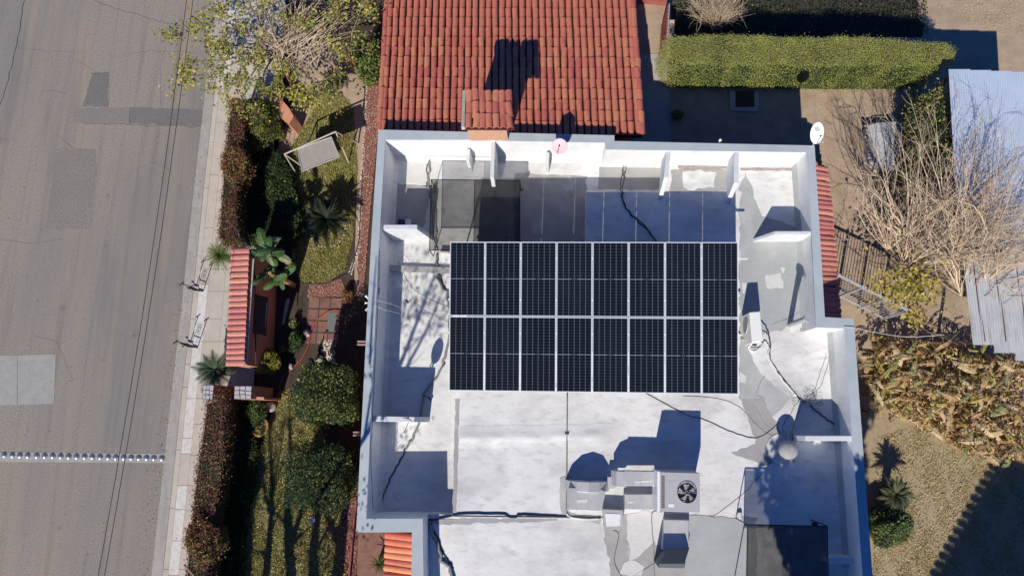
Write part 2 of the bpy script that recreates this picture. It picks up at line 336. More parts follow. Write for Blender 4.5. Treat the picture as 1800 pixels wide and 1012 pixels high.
strip('sidewalk_slab', off(edge, 42.3), s1, kz, MT['walk'], [-150, -60, 0, 50, 100, 145, 172, 200, 230, 260, 295, 338, 378, 405, 440, 473, 512, 560, 600, 640, 700, 745, 800, 853, 897, 950, 1000, 1060, 1170], 'sidewalk')
strip('sidewalk_slab', off(edge, 70.3), s2, kz+.002, MT['walk'], [-150, -60, 50, 145, 200, 260, 338, 405, 473, 512, 600, 700, 800, 897, 1000, 1170], 'sidewalk')
# repairs in the asphalt
rp = [('road_patch', [(162,128),(191,127),(190,188),(146,187)], 'patch'), ('road_patch', [(130,191),(228,190),(228,219),(128,216)], 'patch2'), ('road_patch', [(229,189),(356,193),(354,221),(228,218)], 'patch'),
      ('road_patch', [(98,262),(168,264),(170,300),(160,402),(80,404)], 'patch2'), ('road_patch', [(0,622),(0,574),(190,548),(240,600),(98,621)], 'patch2'), ('road_patch', [(60,610),(130,560),(260,540),(180,600),(98,621)], 'patch2')]
for i, (nm, pg, mm) in enumerate(rp[:4]):
    pj = []
    for (xa_, ya_), (xb_, yb_) in zip(pg, pg[1:]+pg[:1]):
        for t in np.arange(0, 1, .07): pj.append((xa_+(xb_-xa_)*t+rng.normal()*.9, ya_+(yb_-ya_)*t+rng.normal()*.9))
    sheet(nm, pj, .004, MT[mm], road)
for pg in ([(-60,626),(30,624),(30,711),(-60,713)], [(31,624),(98,622),(95,709),(31,711)]):
    sheet('concrete_patch', pg, .007, MT['roadslab'], road)
sheet('concrete_patch', [(-40,794),(289,797),(289,813),(-40,811)], .006, MT['gutter'], road)
cr = [[(42,0),(33,60),(20,120),(0,185)], [(160,0),(200,14),(240,26),(280,38),(318,46)], [(148,217),(220,219),(300,222),(354,223)], [(26,84),(80,90),(140,92)], [(0,420),(60,428),(110,420)], [(72,160),(120,163)], [(300,552),(317,553)], [(132,106),(164,125)], [(229,190),(228,219)],
      [(230,300),(270,285),(300,300)], [(60,590),(100,600),(128,668),(118,670)], [(95,235),(130,262),(167,264)], [(200,100),(260,90),(345,92)], [(282,185),(282,120),(290,80)], [(290,876),(308,878)], [(303,1000),(305,1001)]]
b = MB()
for c in cr:
    pts = []
    for (x0, y0), (x1, y1) in zip(c, c[1:]):
        k = max(2, int(math.hypot(x1-x0, y1-y0)/7))
        for j in range(k): t = j/k; pts.append(P(x0+(x1-x0)*t+rng.normal()*.8, y0+(y1-y0)*t+rng.normal()*.8, .009))
    pts.append(P(*c[-1], .009))
    wd = .022 if c is cr[0] else (.010 if c in cr[1:3] else .0045)
    b.tube(pts, wd/2, 4)
o = b.build('tar_crack', MT['tar'], road); o['kind'] = 'stuff'; o.scale = (1, 1, 1)
# steel road studs across the road
stud = MB(); st_me = None
def dome(mb, r, h, n=14, k=4, c=(0, 0, 0), mi=0):
    vs = []; fs = []
    for j in range(k):
        a = math.pi/2*j/k
        for i in range(n): t = 2*math.pi*i/n; vs.append((c[0]+r*math.cos(a)*math.cos(t), c[1]+r*math.cos(a)*math.sin(t), c[2]+h*math.sin(a)))
    vs.append((c[0], c[1], c[2]+h)); top = len(vs)-1
    for j in range(k-1):
        for i in range(n): fs.append((j*n+i, j*n+(i+1) % n, (j+1)*n+(i+1) % n, (j+1)*n+i))
    for i in range(n): fs.append(((k-1)*n+i, (k-1)*n+(i+1) % n, top))
    mb.add(vs, fs, mi)
dome(stud, .10, .065, 16, 5); stud.disc((0, 0, -.004), .118, .008, 16)
me0 = None
sx = [7, 21, 34.5, 48, 64, 78, 92, 106, 120, 134, 148, 161.5, 175.5, 189.5, 203, 217, 230, 243.5, 257, 270, 284]
for i, x in enumerate(sx):
    p = P(x, 800+i*.28, .012)
    if me0 is None:
        o = stud.build('road_stud', MT['steel'], smooth=True); me0 = o.data
    else: o = bpy.data.objects.new('road_stud', me0); C.objects.link(o)
    o.location = p; o.rotation_euler = (0, 0, rng.uniform(0, 6))
    tag(o, 'round polished steel stud in the row crossing the asphalt road', 'road stud', 'steel studs in a row across the road')
# yard surfaces
def soilsheet(name, px, z, m): return tag(sheet(name, px, z, MT[m], th=.02), kind='structure')
soilsheet('garden_bed', [(430,-120),(700,-120),(672,300),(640,700),(610,1180),(330,1180),(390,700),(415,440)], .004, 'soild')  # shade of the garden trees is put into this dark soil
soilsheet('garden_path', [(540,90),(640,150),(640,520),(622,520),(628,300),(600,150),(560,180),(500,300),(478,290),(520,170)], .010, 'soil')
soilsheet('garden_path', [(520,60),(648,90),(640,160),(520,160)], .012, 'soil')
LA = [(560,180),(600,165),(622,190),(628,300),(620,420),(606,475),(575,496),(535,498),(515,470),(512,400),(500,320),(505,270)]
LB = [(486,690),(520,680),(560,735),(600,880),(612,1000),(600,1180),(400,1180),(418,980),(438,860),(468,760)]
soilsheet('lawn_soil', LA, .016, 'lawnsoil'); soilsheet('lawn_soil', LB, .016, 'lawnsoil')
soilsheet('yard_path', [(1118,-150),(1118,95),(1172,95),(1180,250),(1116,250),(1110,40),(1100,-150)], .006, 'concrete')
soilsheet('yard_soil', [(1150,-150),(2000,-150),(2000,700),(1500,620),(1460,560),(1430,150),(1180,140)], .002, 'soil')
soilsheet('dry_lawn', [(1500,660),(1640,640),(1900,700),(1950,1250),(1520,1250)], .006, 'drylawn')
soilsheet('mulch_bed', [(1180,-80),(1608,-80),(1616,-30),(1610,-5),(1619,14),(1613,30),(1624,48),(1620,66),(1180,66)], .008, 'black')  # mulch kept near-black where the hedge's shadow falls
ml = in_poly([(1190,-60),(1625,-60),(1635,60),(1190,60)], 5200); tag(link('leaf_litter', leaf_mesh('leaf_litter', PA(ml, rng.uniform(.02, .25, len(ml))), .05, .14, [MT['ldark'], MT['lgreen'], MT['lbrown'], MT['lolive']], w=[.93, .03, .03, .01])), 'low leafy ground cover darkened for the shade north of the hedge', 'ground cover', kind='stuff')  # leaf mix weighted dark to fill in the hedge's shade
soilsheet('patio', [(600,925),(760,930),(760,1180),(600,1180)], .012, 'paver')
def lump2(c):
    x, y = c[:, 0], c[:, 1]; return (np.sin(2.1*x+1.3*y)+np.sin(3.7*x-2.9*y+1)+np.sin(1.1*y+5.3*x+2)+.7*np.sin(7*x+6*y))/2.2
def grass(name, label, polys, n, hmin, hmax, mats, w, wd=.012):
    qs = np.concatenate([in_poly(p, n*2//len(polys)) for p in polys]); c = PA(qs, .018); lf_ = lump2(c*1.3)+lump2(c*3.1+4)*.6; c = c[rng.random(len(c)) < 1/(1+np.exp(-(lf_*1.6)))]; n = len(c)
    a = rng.uniform(0, 6.283, n); h = rng.uniform(hmin, hmax, n); ln = rng.normal(size=(n, 2))*.5
    d = np.stack([np.cos(a), np.sin(a), np.zeros(n)], 1)*wd
    v = np.empty((n, 3, 3)); v[:, 0] = c-d; v[:, 1] = c+d; v[:, 2] = c; v[:, 2, :2] += ln*h[:, None]; v[:, 2, 2] += h
    me = mesh_np(name, v.reshape(-1, 3), np.arange(n*3).reshape(n, 3), rng.choice(len(mats), n, p=w), mats)
    o = link(name, me); tag(o, label, 'grass', kind='stuff'); return o
GM = [MT['grassa'], MT['grassb'], MT['grassc'], MT['grassd']]
grass('lawn_grass', 'olive green lawn grass round the sago palm', [LA], 42000, .03, .09, GM, [.45, .35, .15, .05])
grass('lawn_grass', 'yellowing lawn grass striped by tree shadows', [LB], 60000, .03, .09, GM, [.38, .22, .28, .12])
grass('dry_grass', 'sparse dry tan grass beside the white house', [[(1540,770),(1760,700),(1900,800),(1900,1150),(1530,1150)]], 45000, .02, .07, GM, [.05, .02, .45, .48])
grass('fallen_litter', 'sparse dry litter scattered on the bare yard', [[(1430,150),(1600,150),(1600,400),(1450,420)], [(1620,0),(1800,0),(1800,60),(1750,60)]], 3000, .01, .03, GM, [.1, .05, .3, .55], .015)
def pebbles(name, label, poly, n, s0, s1, mats, w):
    c = PA(in_poly(poly, n), .02); n = len(c); s = rng.uniform(s0, s1, (n, 1))
    o6 = np.array([(1,0,0),(0,1,0),(-1,0,0),(0,-1,0),(0,0,.8),(0,0,-.5)]); v = c[:, None, :]+o6[None]*s[:, None, :]*rng.uniform(.6, 1.3, (n, 6, 1))
    f = np.array([(0,1,4),(1,2,4),(2,3,4),(3,0,4),(1,0,5),(2,1,5),(3,2,5),(0,3,5)])
    ff = (np.arange(n)[:, None, None]*6+f[None]).reshape(-1, 3)
    mi = np.repeat(rng.choice(len(mats), n, p=w), 8)
    return tag(link(name, mesh_np(name, v.reshape(-1, 3), ff, mi, mats)), label, 'gravel', kind='stuff')
ll = np.concatenate([in_poly(LA, 500), in_poly(LB, 1300)]); tag(link('fallen_leaves', leaf_mesh('fallen_leaves', PA(ll, .07), .04, .10, [MT['dry'], MT['lbrown'], MT['dryl']], up=1.5)), 'brown fallen leaves scattered over the front lawns', 'fallen leaves', kind='stuff')
ll = np.concatenate([in_poly([(262,1012),(350,400),(375,160),(352,160),(330,400),(240,1012)], 420), in_poly([(0,0),(360,0),(300,1012),(0,1012)], 260)]); tag(link('street_debris', leaf_mesh('street_debris', PA(ll, .012), .02, .07, [MT['lbrown'], MT['dry'], MT['twigd']], up=2.5)), 'small dry debris scattered on the road and along its gutter', 'debris', kind='stuff')
GR = [MT['gravelr'], MT['gravelp'], MT['gravelw']]
pebbles('red_gravel', 'red lava gravel strip along the west wall of the house', [(645,150),(668,150),(664,235),(648,400),(640,500),(634,520),(628,470),(637,300)], 15000, .012, .035, GR, [.8, .17, .03])
pebbles('red_gravel', 'red gravel strip by the brick patio at the bottom edge', [(604,880),(632,870),(628,935),(622,1150),(590,1150),(600,960)], 9000, .012, .035, GR, [.8, .17, .03])
pebbles('red_gravel', 'red gravel patch between round lawn and tiled path', [(545,497),(600,490),(612,520),(540,522)], 3500, .012, .035, GR, [.8, .17, .03])
pebbles('white_pebbles', 'line of white pebbles edging the gravel strip', [(634,300),(638,300),(634,440),(618,482),(612,480),(628,438)], 260, .02, .05, GR, [.05, .2, .75])
pebbles('white_pebbles', 'white pebbles round the foot of the heron figures', [(560,600),(590,595),(588,645),(575,640)], 260, .02, .05, GR, [.1, .3, .6])
pebbles('white_pebbles', 'white pebbles at the north end of the gravel strip', [(643,152),(646,152),(640,300),(636,300)], 160, .02, .04, GR, [.05, .2, .75])

# ============================================================ WHITE HOUSE
L1, L0, PT = 2.2, 1.6, 3.2
O = [(665,228),(826,232),(893,233.5),(1080,238),(1080,248),(1432,256),(1441,405),(1450,557),(1501,560),(1512,720),(1534,1012),(1545,1170),(722,1170),(724,935),(626,935),(642,620),(652,430)]
I = [(677,246),(826,246),(893,248),(1063,251),(1065,263),(1417,268),(1427,405),(1435,575.5),(1484,577),(1496,740),(1516,1008),(1526,1160),(746,1160),(743,911),(644,911),(654,680),(665.5,440)]
OW = [P(x, y, PT) for x, y in O]; IW = [P(x, y, PT) for x, y in I]
house = thing('white_house', P(1080, 560, 0), 'white flat roofed house with pale grey parapets and buttress fins', 'house')
b = MB()
n = len(OW)
# parapet tops, outer and inner faces
b.add([tuple(p) for p in OW]+[tuple(p) for p in IW], [(i, (i+1) % n, (i+1) % n+n, i+n) for i in range(n)], 0)
bot = [(p.x, p.y, PT-.12) for p in OW]
b.add([tuple(p) for p in OW]+bot, [(i, i+n, (i+1) % n+n, (i+1) % n) for i in range(n)], 0)
b.add([tuple(p) for p in IW]+[(p.x, p.y, L0-.1) for p in IW], [(i, (i+1) % n, (i+1) % n+n, i+n) for i in range(n)], 1)
b.build('parapet', [MT['parapet'], MT['inwall']], house)
b = MB(); cx = sum(p.x for p in OW)/n; cy = sum(p.y for p in OW)/n
ins = [(p.x+(.02 if p.x < cx else -.02), p.y+(.02 if p.y < cy else -.02), PT-.12) for p in OW]
b.add(ins+[(x, y, 0) for x, y, z in ins], [(i, i+n, (i+1) % n+n, (i+1) % n) for i in range(n)]); b.build('wall', MT['salmon'], house)
# lower roof floor, raised slabs
sheet('roof_floor', None, L0, MT['roofw'], house, th=.1, world=[Vector((p.x, p.y, L0)) for p in [P(x, y, PT) for x, y in I]])
def slab(name, px, z, m, z0=None): 
    b = MB(); b.prism([P(x, y, z) for x, y in px], L0 if z0 is None else z0); return b.build(name, m, house)
SL = [(797,905),(805,690),(808,470),(1030,470),(1030,336),(1168,338),(1168,283),(1400,283),(1412,440),(1418,572),(1465,576),(1476,760),(1492,1000),(1500,1160),(757,1160),(755,916),(755,905)]
def inner_ext(px): return px
# the east and south edges of the slab run into the inner walls
SLw = [P(x, y, L1) for x, y in [(797,905),(805,690),(808,470),(1030,470),(1030,336),(1166,338)]]
iw = lambda i: Vector((IW[i].x, IW[i].y, L1))
fn = Vector((SLw[-1].x, IW[4].y+(IW[5].y-IW[4].y)*.3, L1))
SLw += [fn, iw(5), iw(6), iw(7), iw(8), iw(9), iw(10), iw(11), iw(12), iw(13), Vector((P(797,905,L1).x, IW[13].y, L1))]
b = MB(); b.prism(SLw, L0+.001); b.build('roof_slab', MT['roofw'], house)
# flashing at foot of the walls (a low sloped upturn)
def cant(a, c, z, h=.16, d=.13, side=1, m='roofw', nm='wall_flashing'):
    a, c = Vector((a[0], a[1], z)), Vector((c[0], c[1], z)); t = (c-a).normalized(); q = Vector((-t.y, t.x, 0))*d*side
    u = Vector((0, 0, h)); b = MB(); b.add([a, c, c+q, a+q, a+u, c+u], [(0,1,2,3),(3,2,5,4),(0,3,4),(1,5,2),(0,4,5,1)]); b.build(nm, MT[m], house)
cant(IW[0], Vector((fn.x, IW[3].y, 0)), L0, side=-1); cant(IW[16], IW[0], L0, side=-1); cant(IW[15], IW[16], L0, side=-1); cant(IW[14], IW[15], L0, side=-1)
cant(fn, IW[5], L1, side=-1, m='inwall'); cant(IW[5], IW[6], L1, side=-1, m='roofg'); cant(IW[6], IW[7], L1, side=-1, m='roofg'); cant(IW[8], IW[9], L1, side=-1, m='roofg'); cant(IW[9], IW[10], L1, side=-1, m='roofg')
# painted / worn areas on the roof coating, thin coats of another tone, some painting cast shadows
def coat(px, z, m, k, jag=1.6, nm='roof_tone_coat'):
    pts = []
    for i, (x0, y0) in enumerate(px):
        x1, y1 = px[(i+1) % len(px)]; s = max(1, int(math.hypot(x1-x0, y1-y0)/9))
        for j in range(s): t = j/s; pts.append(P(x0+(x1-x0)*t+rng.normal()*jag, y0+(y1-y0)*t+rng.normal()*jag, z+.004*k))
    bb = MB(); bb.prism(pts, z+.004*k-.002); return bb.build(nm, MT[m], house)
coat([(1300,330),(1300,700),(1330,760),(1390,700),(1340,660),(1310,600),(1352,580),(1372,580),(1410,562),(1414,440),(1404,400),(1340,380),(1310,300)], L1, 'roofg', 1)
coat([(1180,297),(1280,297),(1276,338),(1180,338)], L1, 'roofg2', 1); coat([(1200,301),(1258,301),(1256,330),(1200,334)], L1, 'roofw', 2)
coat([(1302,295),(1398,295),(1398,300),(1302,300)], L1, 'dirt', 2, .8); coat([(1192,291),(1276,288),(1277,296),(1194,300)], L1, 'dirt', 3, .8)
coat([(1345,482),(1374,478),(1376,506),(1347,508)], L1, 'patchw', 2); coat([(1303,498),(1314,500),(1312,516),(1302,514)], L1, 'patchw', 2); coat([(1301,655),(1312,660),(1310,672),(1300,672)], L1, 'patchw', 2)
coat([(1404,285),(1410,290),(1414,360),(1408,358)], L1, 'roofg2', 3, .8)
coat([(1060,905),(1170,900),(1250,905),(1320,925),(1320,1160),(1060,1160),(1075,1000),(1063,950)], L1, 'roofg2', 1)
coat([(1100,900),(1160,900),(1158,945),(1146,952),(1125,975),(1108,985),(1104,948)], L1, 'patchw', 2); coat([(1098,988),(1118,982),(1132,996),(1128,1011),(1092,1010)], L1, 'patchw', 3)
coat([(1148,898),(1168,900),(1166,962),(1152,955)], L1, 'patchw', 3, 1)
coat([(1200,905),(1330,912),(1330,1160),(1215,1160)], L1, 'roofg', 3)
coat([(1302,700),(1340,700),(1380,770),(1400,810),(1340,815),(1286,796),(1330,780)], L1, 'roofg2', 2)
coat([(812,768),(985,760),(1060,764),(1055,776),(985,772),(812,780)], L1, 'patchw', 1, 1.2)
coat([(800,700),(808,700),(802,900),(796,900)], L1, 'roofg2', 1, .6)
coat([(750,912),(980,908),(980,915),(752,922)], L1, 'roofg2', 2, 1.2)
coat([(1370,470),(1380,470),(1376,480)], L1, 'patchw', 3); coat([(985,840),(1003,836),(1000,900),(1030,908),(1060,907),(1055,920),(990,905),(983,880)], L1, 'roofg', 3, 1)
coat([(697,472),(792,472),(790,478),(697,478)], L0, 'patchw', 1, .8); coat([(712,284),(790,288),(760,330),(705,318)], L0, 'patchw', 1)
coat([(905,305),(1030,310),(1030,440),(905,440)], L0, 'roofg2', 1); coat([(693,322),(760,326),(745,400),(690,398)], L0, 'roofg2', 1)  # cast shadows of the panels and the west fin, painted grey
coat([(1052,292),(1166,292),(1166,334),(1052,332)], L0, 'roofg2', 2, 1)  # panel shadow on the lower floor, painted as a grey coat
# low kerb on the west floor, seams
b = MB(); b.prism([P(684,466,L0+.12), P(795,470,L0+.12), P(795,480,L0+.12), P(683,477,L0+.12)], L0); b.build('roof_kerb', MT['roofg2'], house)
b = MB(); b.prism([P(797,907,L1+.03), P(1062,910,L1+.03), P(1062,912,L1+.03), P(797,909,L1+.03)], L1); b.build('roof_kerb', MT['patchw'], house)
b = MB(); b.prism([P(1387,571,L1+.05), P(1424,556,L1+.05), P(1426,566,L1+.05), P(1390,584,L1+.05)], L1); b.build('roof_kerb', MT['inwall'], house)
# a low swelling in the coating, running east-west across the slab
b = MB(); a0_, a1_ = P(808,770,L1), P(1078,765,L1); K_ = 44; prof = [(-.34,.0),(-.22,.008),(-.12,.03),(-.04,.05),(.04,.048),(.14,.022),(.26,.006),(.38,.0)]
vs = []; fs = []
for k in range(K_+1):
    q = a0_.lerp(a1_, k/K_); f_ = min(1, 6*(1-k/K_))*(.8+.3*math.sin(k*.7)+.1*rng.normal())
    for dy, h_ in prof: vs.append((q.x, q.y+dy+.02*math.sin(k*.5), L1+.0045+h_*f_))
for k in range(K_):
    for m_ in range(7): fs.append((8*k+m_, 8*k+8+m_, 8*k+9+m_, 8*k+m_+1))
b.add(vs, fs); b.build('coating_ridge', MT['roofw'], house, smooth=True)
# buttress fins: (wall end, free end) at the top, thickness, top height, floor, how far the free end slopes out
def fin(wx, wy, ex, ey, th, zt, zf, slope):
    a, c = P(wx, wy, zt), P(ex, ey, zt); d = (c-a); d.z = 0; t = d.normalized(); q = Vector((-t.y, t.x, 0))*th/2
    e2 = c+t*slope; b = MB(); u = Vector((0, 0, 1)); zf2 = zf
    A = [a+q, a-q, c-q, c+q]; B = [Vector((a.x, a.y, zf))+q, Vector((a.x, a.y, zf))-q, Vector((e2.x, e2.y, zf))-q, Vector((e2.x, e2.y, zf))+q]
    b.add(A+B, [(0,1,2,3),(0,4,5,1),(1,5,6,2),(2,6,7,3),(3,7,4,0),(4,7,6,5)])
    b.build('buttress', MT['fin'], house, bevel=.012)
fin(867, 246, 865, 312, .13, PT-.04, L0, .14)
fin(1175, 264, 1171, 312, .14, PT-.04, L1, .42); fin(1295, 266, 1294, 322, .15, PT-.04, L1, .35)
fin(674, 399, 733, 399, .16, PT-.12, L0, .30); fin(655, 735.5, 728, 737, .17, PT-.22, L0, .25)
fin(1426, 409, 1362, 409, .11, PT-.06, L1, .42); fin(1498, 770, 1416, 770, .15, PT-.06, L1, .12); fin(1516, 985, 1455, 984, .18, L1+.5, L1, .05)
for (x0, y0, x1, y1) in ((823.5, 262, 822.5, 284), (963, 268, 962, 286)):
    fin(x0, y0, x1, y1, .11, L0+.95, L0, .03)
# drain spouts on the west wall
for y in (603, 762):
    sp = MB(); a = P(644-(y-603)*.035, y, 2.0)+Vector((.3, 0, 0)); c = P(629-(y-603)*.045, y, 2.0)
    for dy in (-.055, .055): sp.bar(a+Vector((0, dy, .03)), c+Vector((0, dy, .03)), .035, .11)
    sp.bar(a, c, .11, .03); sp.build('drain_spout', MT['gravelp'], house)
# ---- barrel tiles
def barrel_mesh(name, L, r0, r1, mats, n=7, th=.016, arc=math.pi):
    """half barrel along +X, wide end at x=0 top of slope, narrow over... open below"""
    def ring(x, r): return [(x, r*math.cos(math.pi*k/n), r*math.sin(math.pi*k/n)*.8) for k in range(n+1)]
    A, B2, C2, D2 = ring(0, r0), ring(L, r1), ring(0, r0-th), ring(L, r1-th); N = n+1
    vs = A+B2+C2+D2+A+C2+B2+D2; fs = []
    for k in range(n):
        fs.append((k, k+1, N+k+1, N+k)); fs.append((2*N+k+1, 2*N+k, 3*N+k, 3*N+k+1))
        fs.append((4*N+k+1, 4*N+k, 5*N+k, 5*N+k+1)); fs.append((6*N+k, 6*N+k+1, 7*N+k+1, 7*N+k))
    b = MB(); b.add(vs, fs)
    me = bpy.data.meshes.new(name); me.from_pydata(b.v, [], b.f)
    for m in mats: me.materials.append(m)
    for p in me.polygons: p.use_smooth = True
    me.update(); return me
def frame(o, x, z):
    """matrix with local X along x, Z near z"""
    x = x.normalized(); y = z.cross(x).normalized(); z = x.cross(y)
    return Matrix(((x.x, y.x, z.x, o.x), (x.y, y.y, z.y, o.y), (x.z, y.z, z.z, o.z), (0, 0, 0, 1)))
UZ = Vector((0, 0, 1))
def jit(m, a=.012): return m @ Matrix.Rotation(rng.normal()*a*1.5, 4, 'Z') @ Matrix.Rotation(rng.normal()*a, 4, 'Y') @ Matrix.Translation((rng.normal()*.006, rng.normal()*.004, rng.normal()*.003))
# east awning below the parapet: tiles fall to the east
aw = MB(); ea = [P(1433,283,2.15), P(1456,283,1.85), P(1479,556,1.85), P(1450,556,2.15)]
ea_in = [Vector((P(1432+(y-256)*.06, y, PT).x+.005, P(1440, y, 2.1).y, 2.12)) for y in (290, 560)]
awn = MB(); awn.add([ea_in[0], ea_in[1], P(1473,556,1.82), P(1449,290,1.82)]+[v-UZ*.08 for v in (ea_in[0], ea_in[1], P(1473,556,1.82), P(1449,290,1.82))], [(0,1,2,3),(7,6,5,4),(3,2,6,7),(0,3,7,4),(1,5,6,2)])
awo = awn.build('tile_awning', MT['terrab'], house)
bm_e = barrel_mesh('roof_tile', .62, .115, .095, [MT['terra3']])
N = 30
for i in range(N):
    t = (i+.3)/N; y = 288+t*268
    a = ea_in[0].lerp(ea_in[1], t); c = P(1449+24*t**.8, y, 1.82); c.y = a.y+rng.normal()*.01
    L = (c-a).length; m = frame(a+UZ*.06, c-a, UZ) @ Matrix.Diagonal((L/.62*1.05, 1, 1, 1)); child('roof_tile', bm_e, awo, jit(m))
m = frame(ea_in[0]+UZ*.07+Vector((-.1, -.12, 0)), P(1451,284,1.86)-ea_in[0]-Vector((-.1, -.12, 0)), UZ); child('roof_tile', bm_e, awo, m)
# south-west awning: tiles fall to the west
awn = MB(); sa = [P(726,930,2.35), P(682,930,2.0), P(678,1170,2.0), P(726,1170,2.35)]
sa[0].x = sa[3].x = P(724,960,PT).x+.0
awn.add(sa+[v-UZ*.08 for v in sa], [(0,1,2,3),(7,6,5,4),(1,2,6,5),(0,1,5,4)]); awo = awn.build('tile_awning', MT['terrab'], house)
bm_s = barrel_mesh('roof_tile', .9, .125, .105, [MT['terra2']])
for i in range(21):
    y = 940+i*11.3; c = P(681-.02*(y-935), y, 2.0); a = Vector((sa[0].x, c.y, 2.35)); L = (c-a).length
    child('roof_tile', bm_s, awo, jit(frame(a+UZ*.07, c-a, UZ) @ Matrix.Diagonal((L/.9*1.03, 1, 1, 1))))

# ---- north wing: barrel tiled roof falling to the north
wing = thing('tiled_wing', P(900, 120, 0), 'red barrel tiled roof wing behind the north parapet', 'house')
def RZ(py): return 2.52+(py-200)*(2.52-1.52)/200
def RP(px, py): return P(px, py, RZ(py))
A, B_ = RP(667.5, 236), RP(1129, 240); Cc, D = RP(684.5, -60), RP(1107, -60)
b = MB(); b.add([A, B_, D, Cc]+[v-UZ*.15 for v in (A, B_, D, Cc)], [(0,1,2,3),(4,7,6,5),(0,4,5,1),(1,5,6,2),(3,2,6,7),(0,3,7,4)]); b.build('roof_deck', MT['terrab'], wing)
b = MB(); wl = [A+Vector((.15, 0, -.15)), B_+Vector((-.35, 0, -.15)), D+Vector((-.35, .1, -.15)), Cc+Vector((.15, .1, -.15))]
b.add(wl+[Vector((v.x, v.y, 0)) for v in wl], [(0,4,5,1),(1,5,6,2),(2,6,7,3),(3,7,4,0)]); b.build('wall', MT['salmon'], wing)
ncol, nrow = 37, 17
rt = barrel_mesh('roof_tile', .47, .108, .118, [MT['terra']])
sd0 = (Cc-A); slopeL = sd0.length; rowL = slopeL/nrow
cnt = 0; tiles = []
for r in range(nrow):
    for c in range(ncol):
        u = (c+.5)/ncol; v0 = r/nrow
        p0 = A.lerp(B_, u).lerp(Cc.lerp(D, u), v0); p1 = A.lerp(B_, u).lerp(Cc.lerp(D, u), v0+.05)
        sc = ((B_-A).length*(1-v0)+(D-Cc).length*v0)/ncol/.270
        tiles.append((r, c, p0, p1-p0, sc))
stuffv = []; stufff = []
base_v = np.array([v.co[:] for v in rt.vertices]); base_f = [tuple(p.vertices) for p in rt.polygons]
vs_n = len(base_v)
for (r, c, p0, d, sc) in tiles:
    # each tile lies over the next lower one: the lower end is lifted
    m = frame(p0+UZ*(.035), d+UZ*.012, UZ) @ Matrix.Diagonal((rowL*1.13/.47, sc, 1, 1)); m = jit(m, .014)
    if 1 <= r and cnt < 300: child('roof_tile', rt, wing, m); cnt += 1
    else:
        mm = np.array(m); vv = base_v @ mm[:3, :3].T+mm[:3, 3]; o0 = len(stuffv)*vs_n; stuffv.append(vv); stufff.append(np.array(base_f)+o0)
me = mesh_np('roof_tile', np.concatenate(stuffv), np.concatenate(stufff), None, [mat('terracotta_rows', (.64, .20, .117), .85, col2=(.52, .175, .112), nscale=6, bump=.3, bscale=30)], smooth=True)
o = link('roof_tiles', me, wing); o['kind'] = 'stuff'
for sgn, (a, c) in ((-1, (A, Cc)), (1, (B_, D))):
    for r in range(nrow+1):
        q = a.lerp(c, r/nrow); child('rake_tile', rt, wing, jit(frame(q+Vector((sgn*.0, 0, .06)), (c-a)+UZ*.1, UZ+Vector((sgn*.5, 0, 0))) @ Matrix.Diagonal((rowL*1.1/.47, 1.0, 1.1, 1)), .02))
# chimney with its own tiled cap
ch = thing('chimney', P(860, 236, PT), 'salmon stucco chimney with a small red tiled cap', 'chimney')
zc = 5.0
c0, c1 = P(828,246.5,PT-.3), P(893,247,PT-.3); cs = [P(826.5,247,PT+.0), P(893,247,PT+.0)]
bb = MB(); dx = cs[1].x-cs[0].x; y0 = cs[0].y; 
bb.add([(cs[0].x, y0, PT-.02), (cs[1].x, y0, PT-.02), (cs[1].x, y0+.85, L0), (cs[0].x, y0+.85, L0), (cs[0].x, y0, zc-.02), (cs[1].x, y0, zc-.02), (cs[1].x, y0+.85, zc-.22), (cs[0].x, y0+.85, zc-.22)], [(4,5,6,7),(0,1,5,4),(1,2,6,5),(2,3,7,6),(3,0,4,7)])
bb.build('stack', MT['salmonl'], ch)
ca, cb, cc, cd = P(818,227,zc+.02), P(904,227.5,zc+.02), P(900,166,zc-.30), P(820,166,zc-.30)
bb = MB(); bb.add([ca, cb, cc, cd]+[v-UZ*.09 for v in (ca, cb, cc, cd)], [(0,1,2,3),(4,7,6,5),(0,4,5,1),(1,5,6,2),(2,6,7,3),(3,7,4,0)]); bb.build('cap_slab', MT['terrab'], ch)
ct = barrel_mesh('roof_tile', .47, .108, .116, [MT['terra2']])
for r in range(3):
    for c in range(7):
        u = (c+.5)/7; p0 = ca.lerp(cb, u).lerp(cd.lerp(cc, u), r/3); d = cd.lerp(cc, u)-ca.lerp(cb, u); sc = (cb-ca).length/7/.226
        child('roof_tile', ct, ch, jit(frame(p0+UZ*.05, d+UZ*.05, UZ) @ Matrix.Diagonal((d.length/3*1.13/.47, sc, 1, 1)), .035))
bb = MB(); q0, q1 = ca+Vector((-.06, 0, .06)), cd+Vector((-.06, .05, .06)); bb.bar(q0, q1, .10, .16); bb.build('mortar_edge', mat('mortar', (.6, .55, .46), .9, col2=(.45, .4, .33), nscale=12), ch)

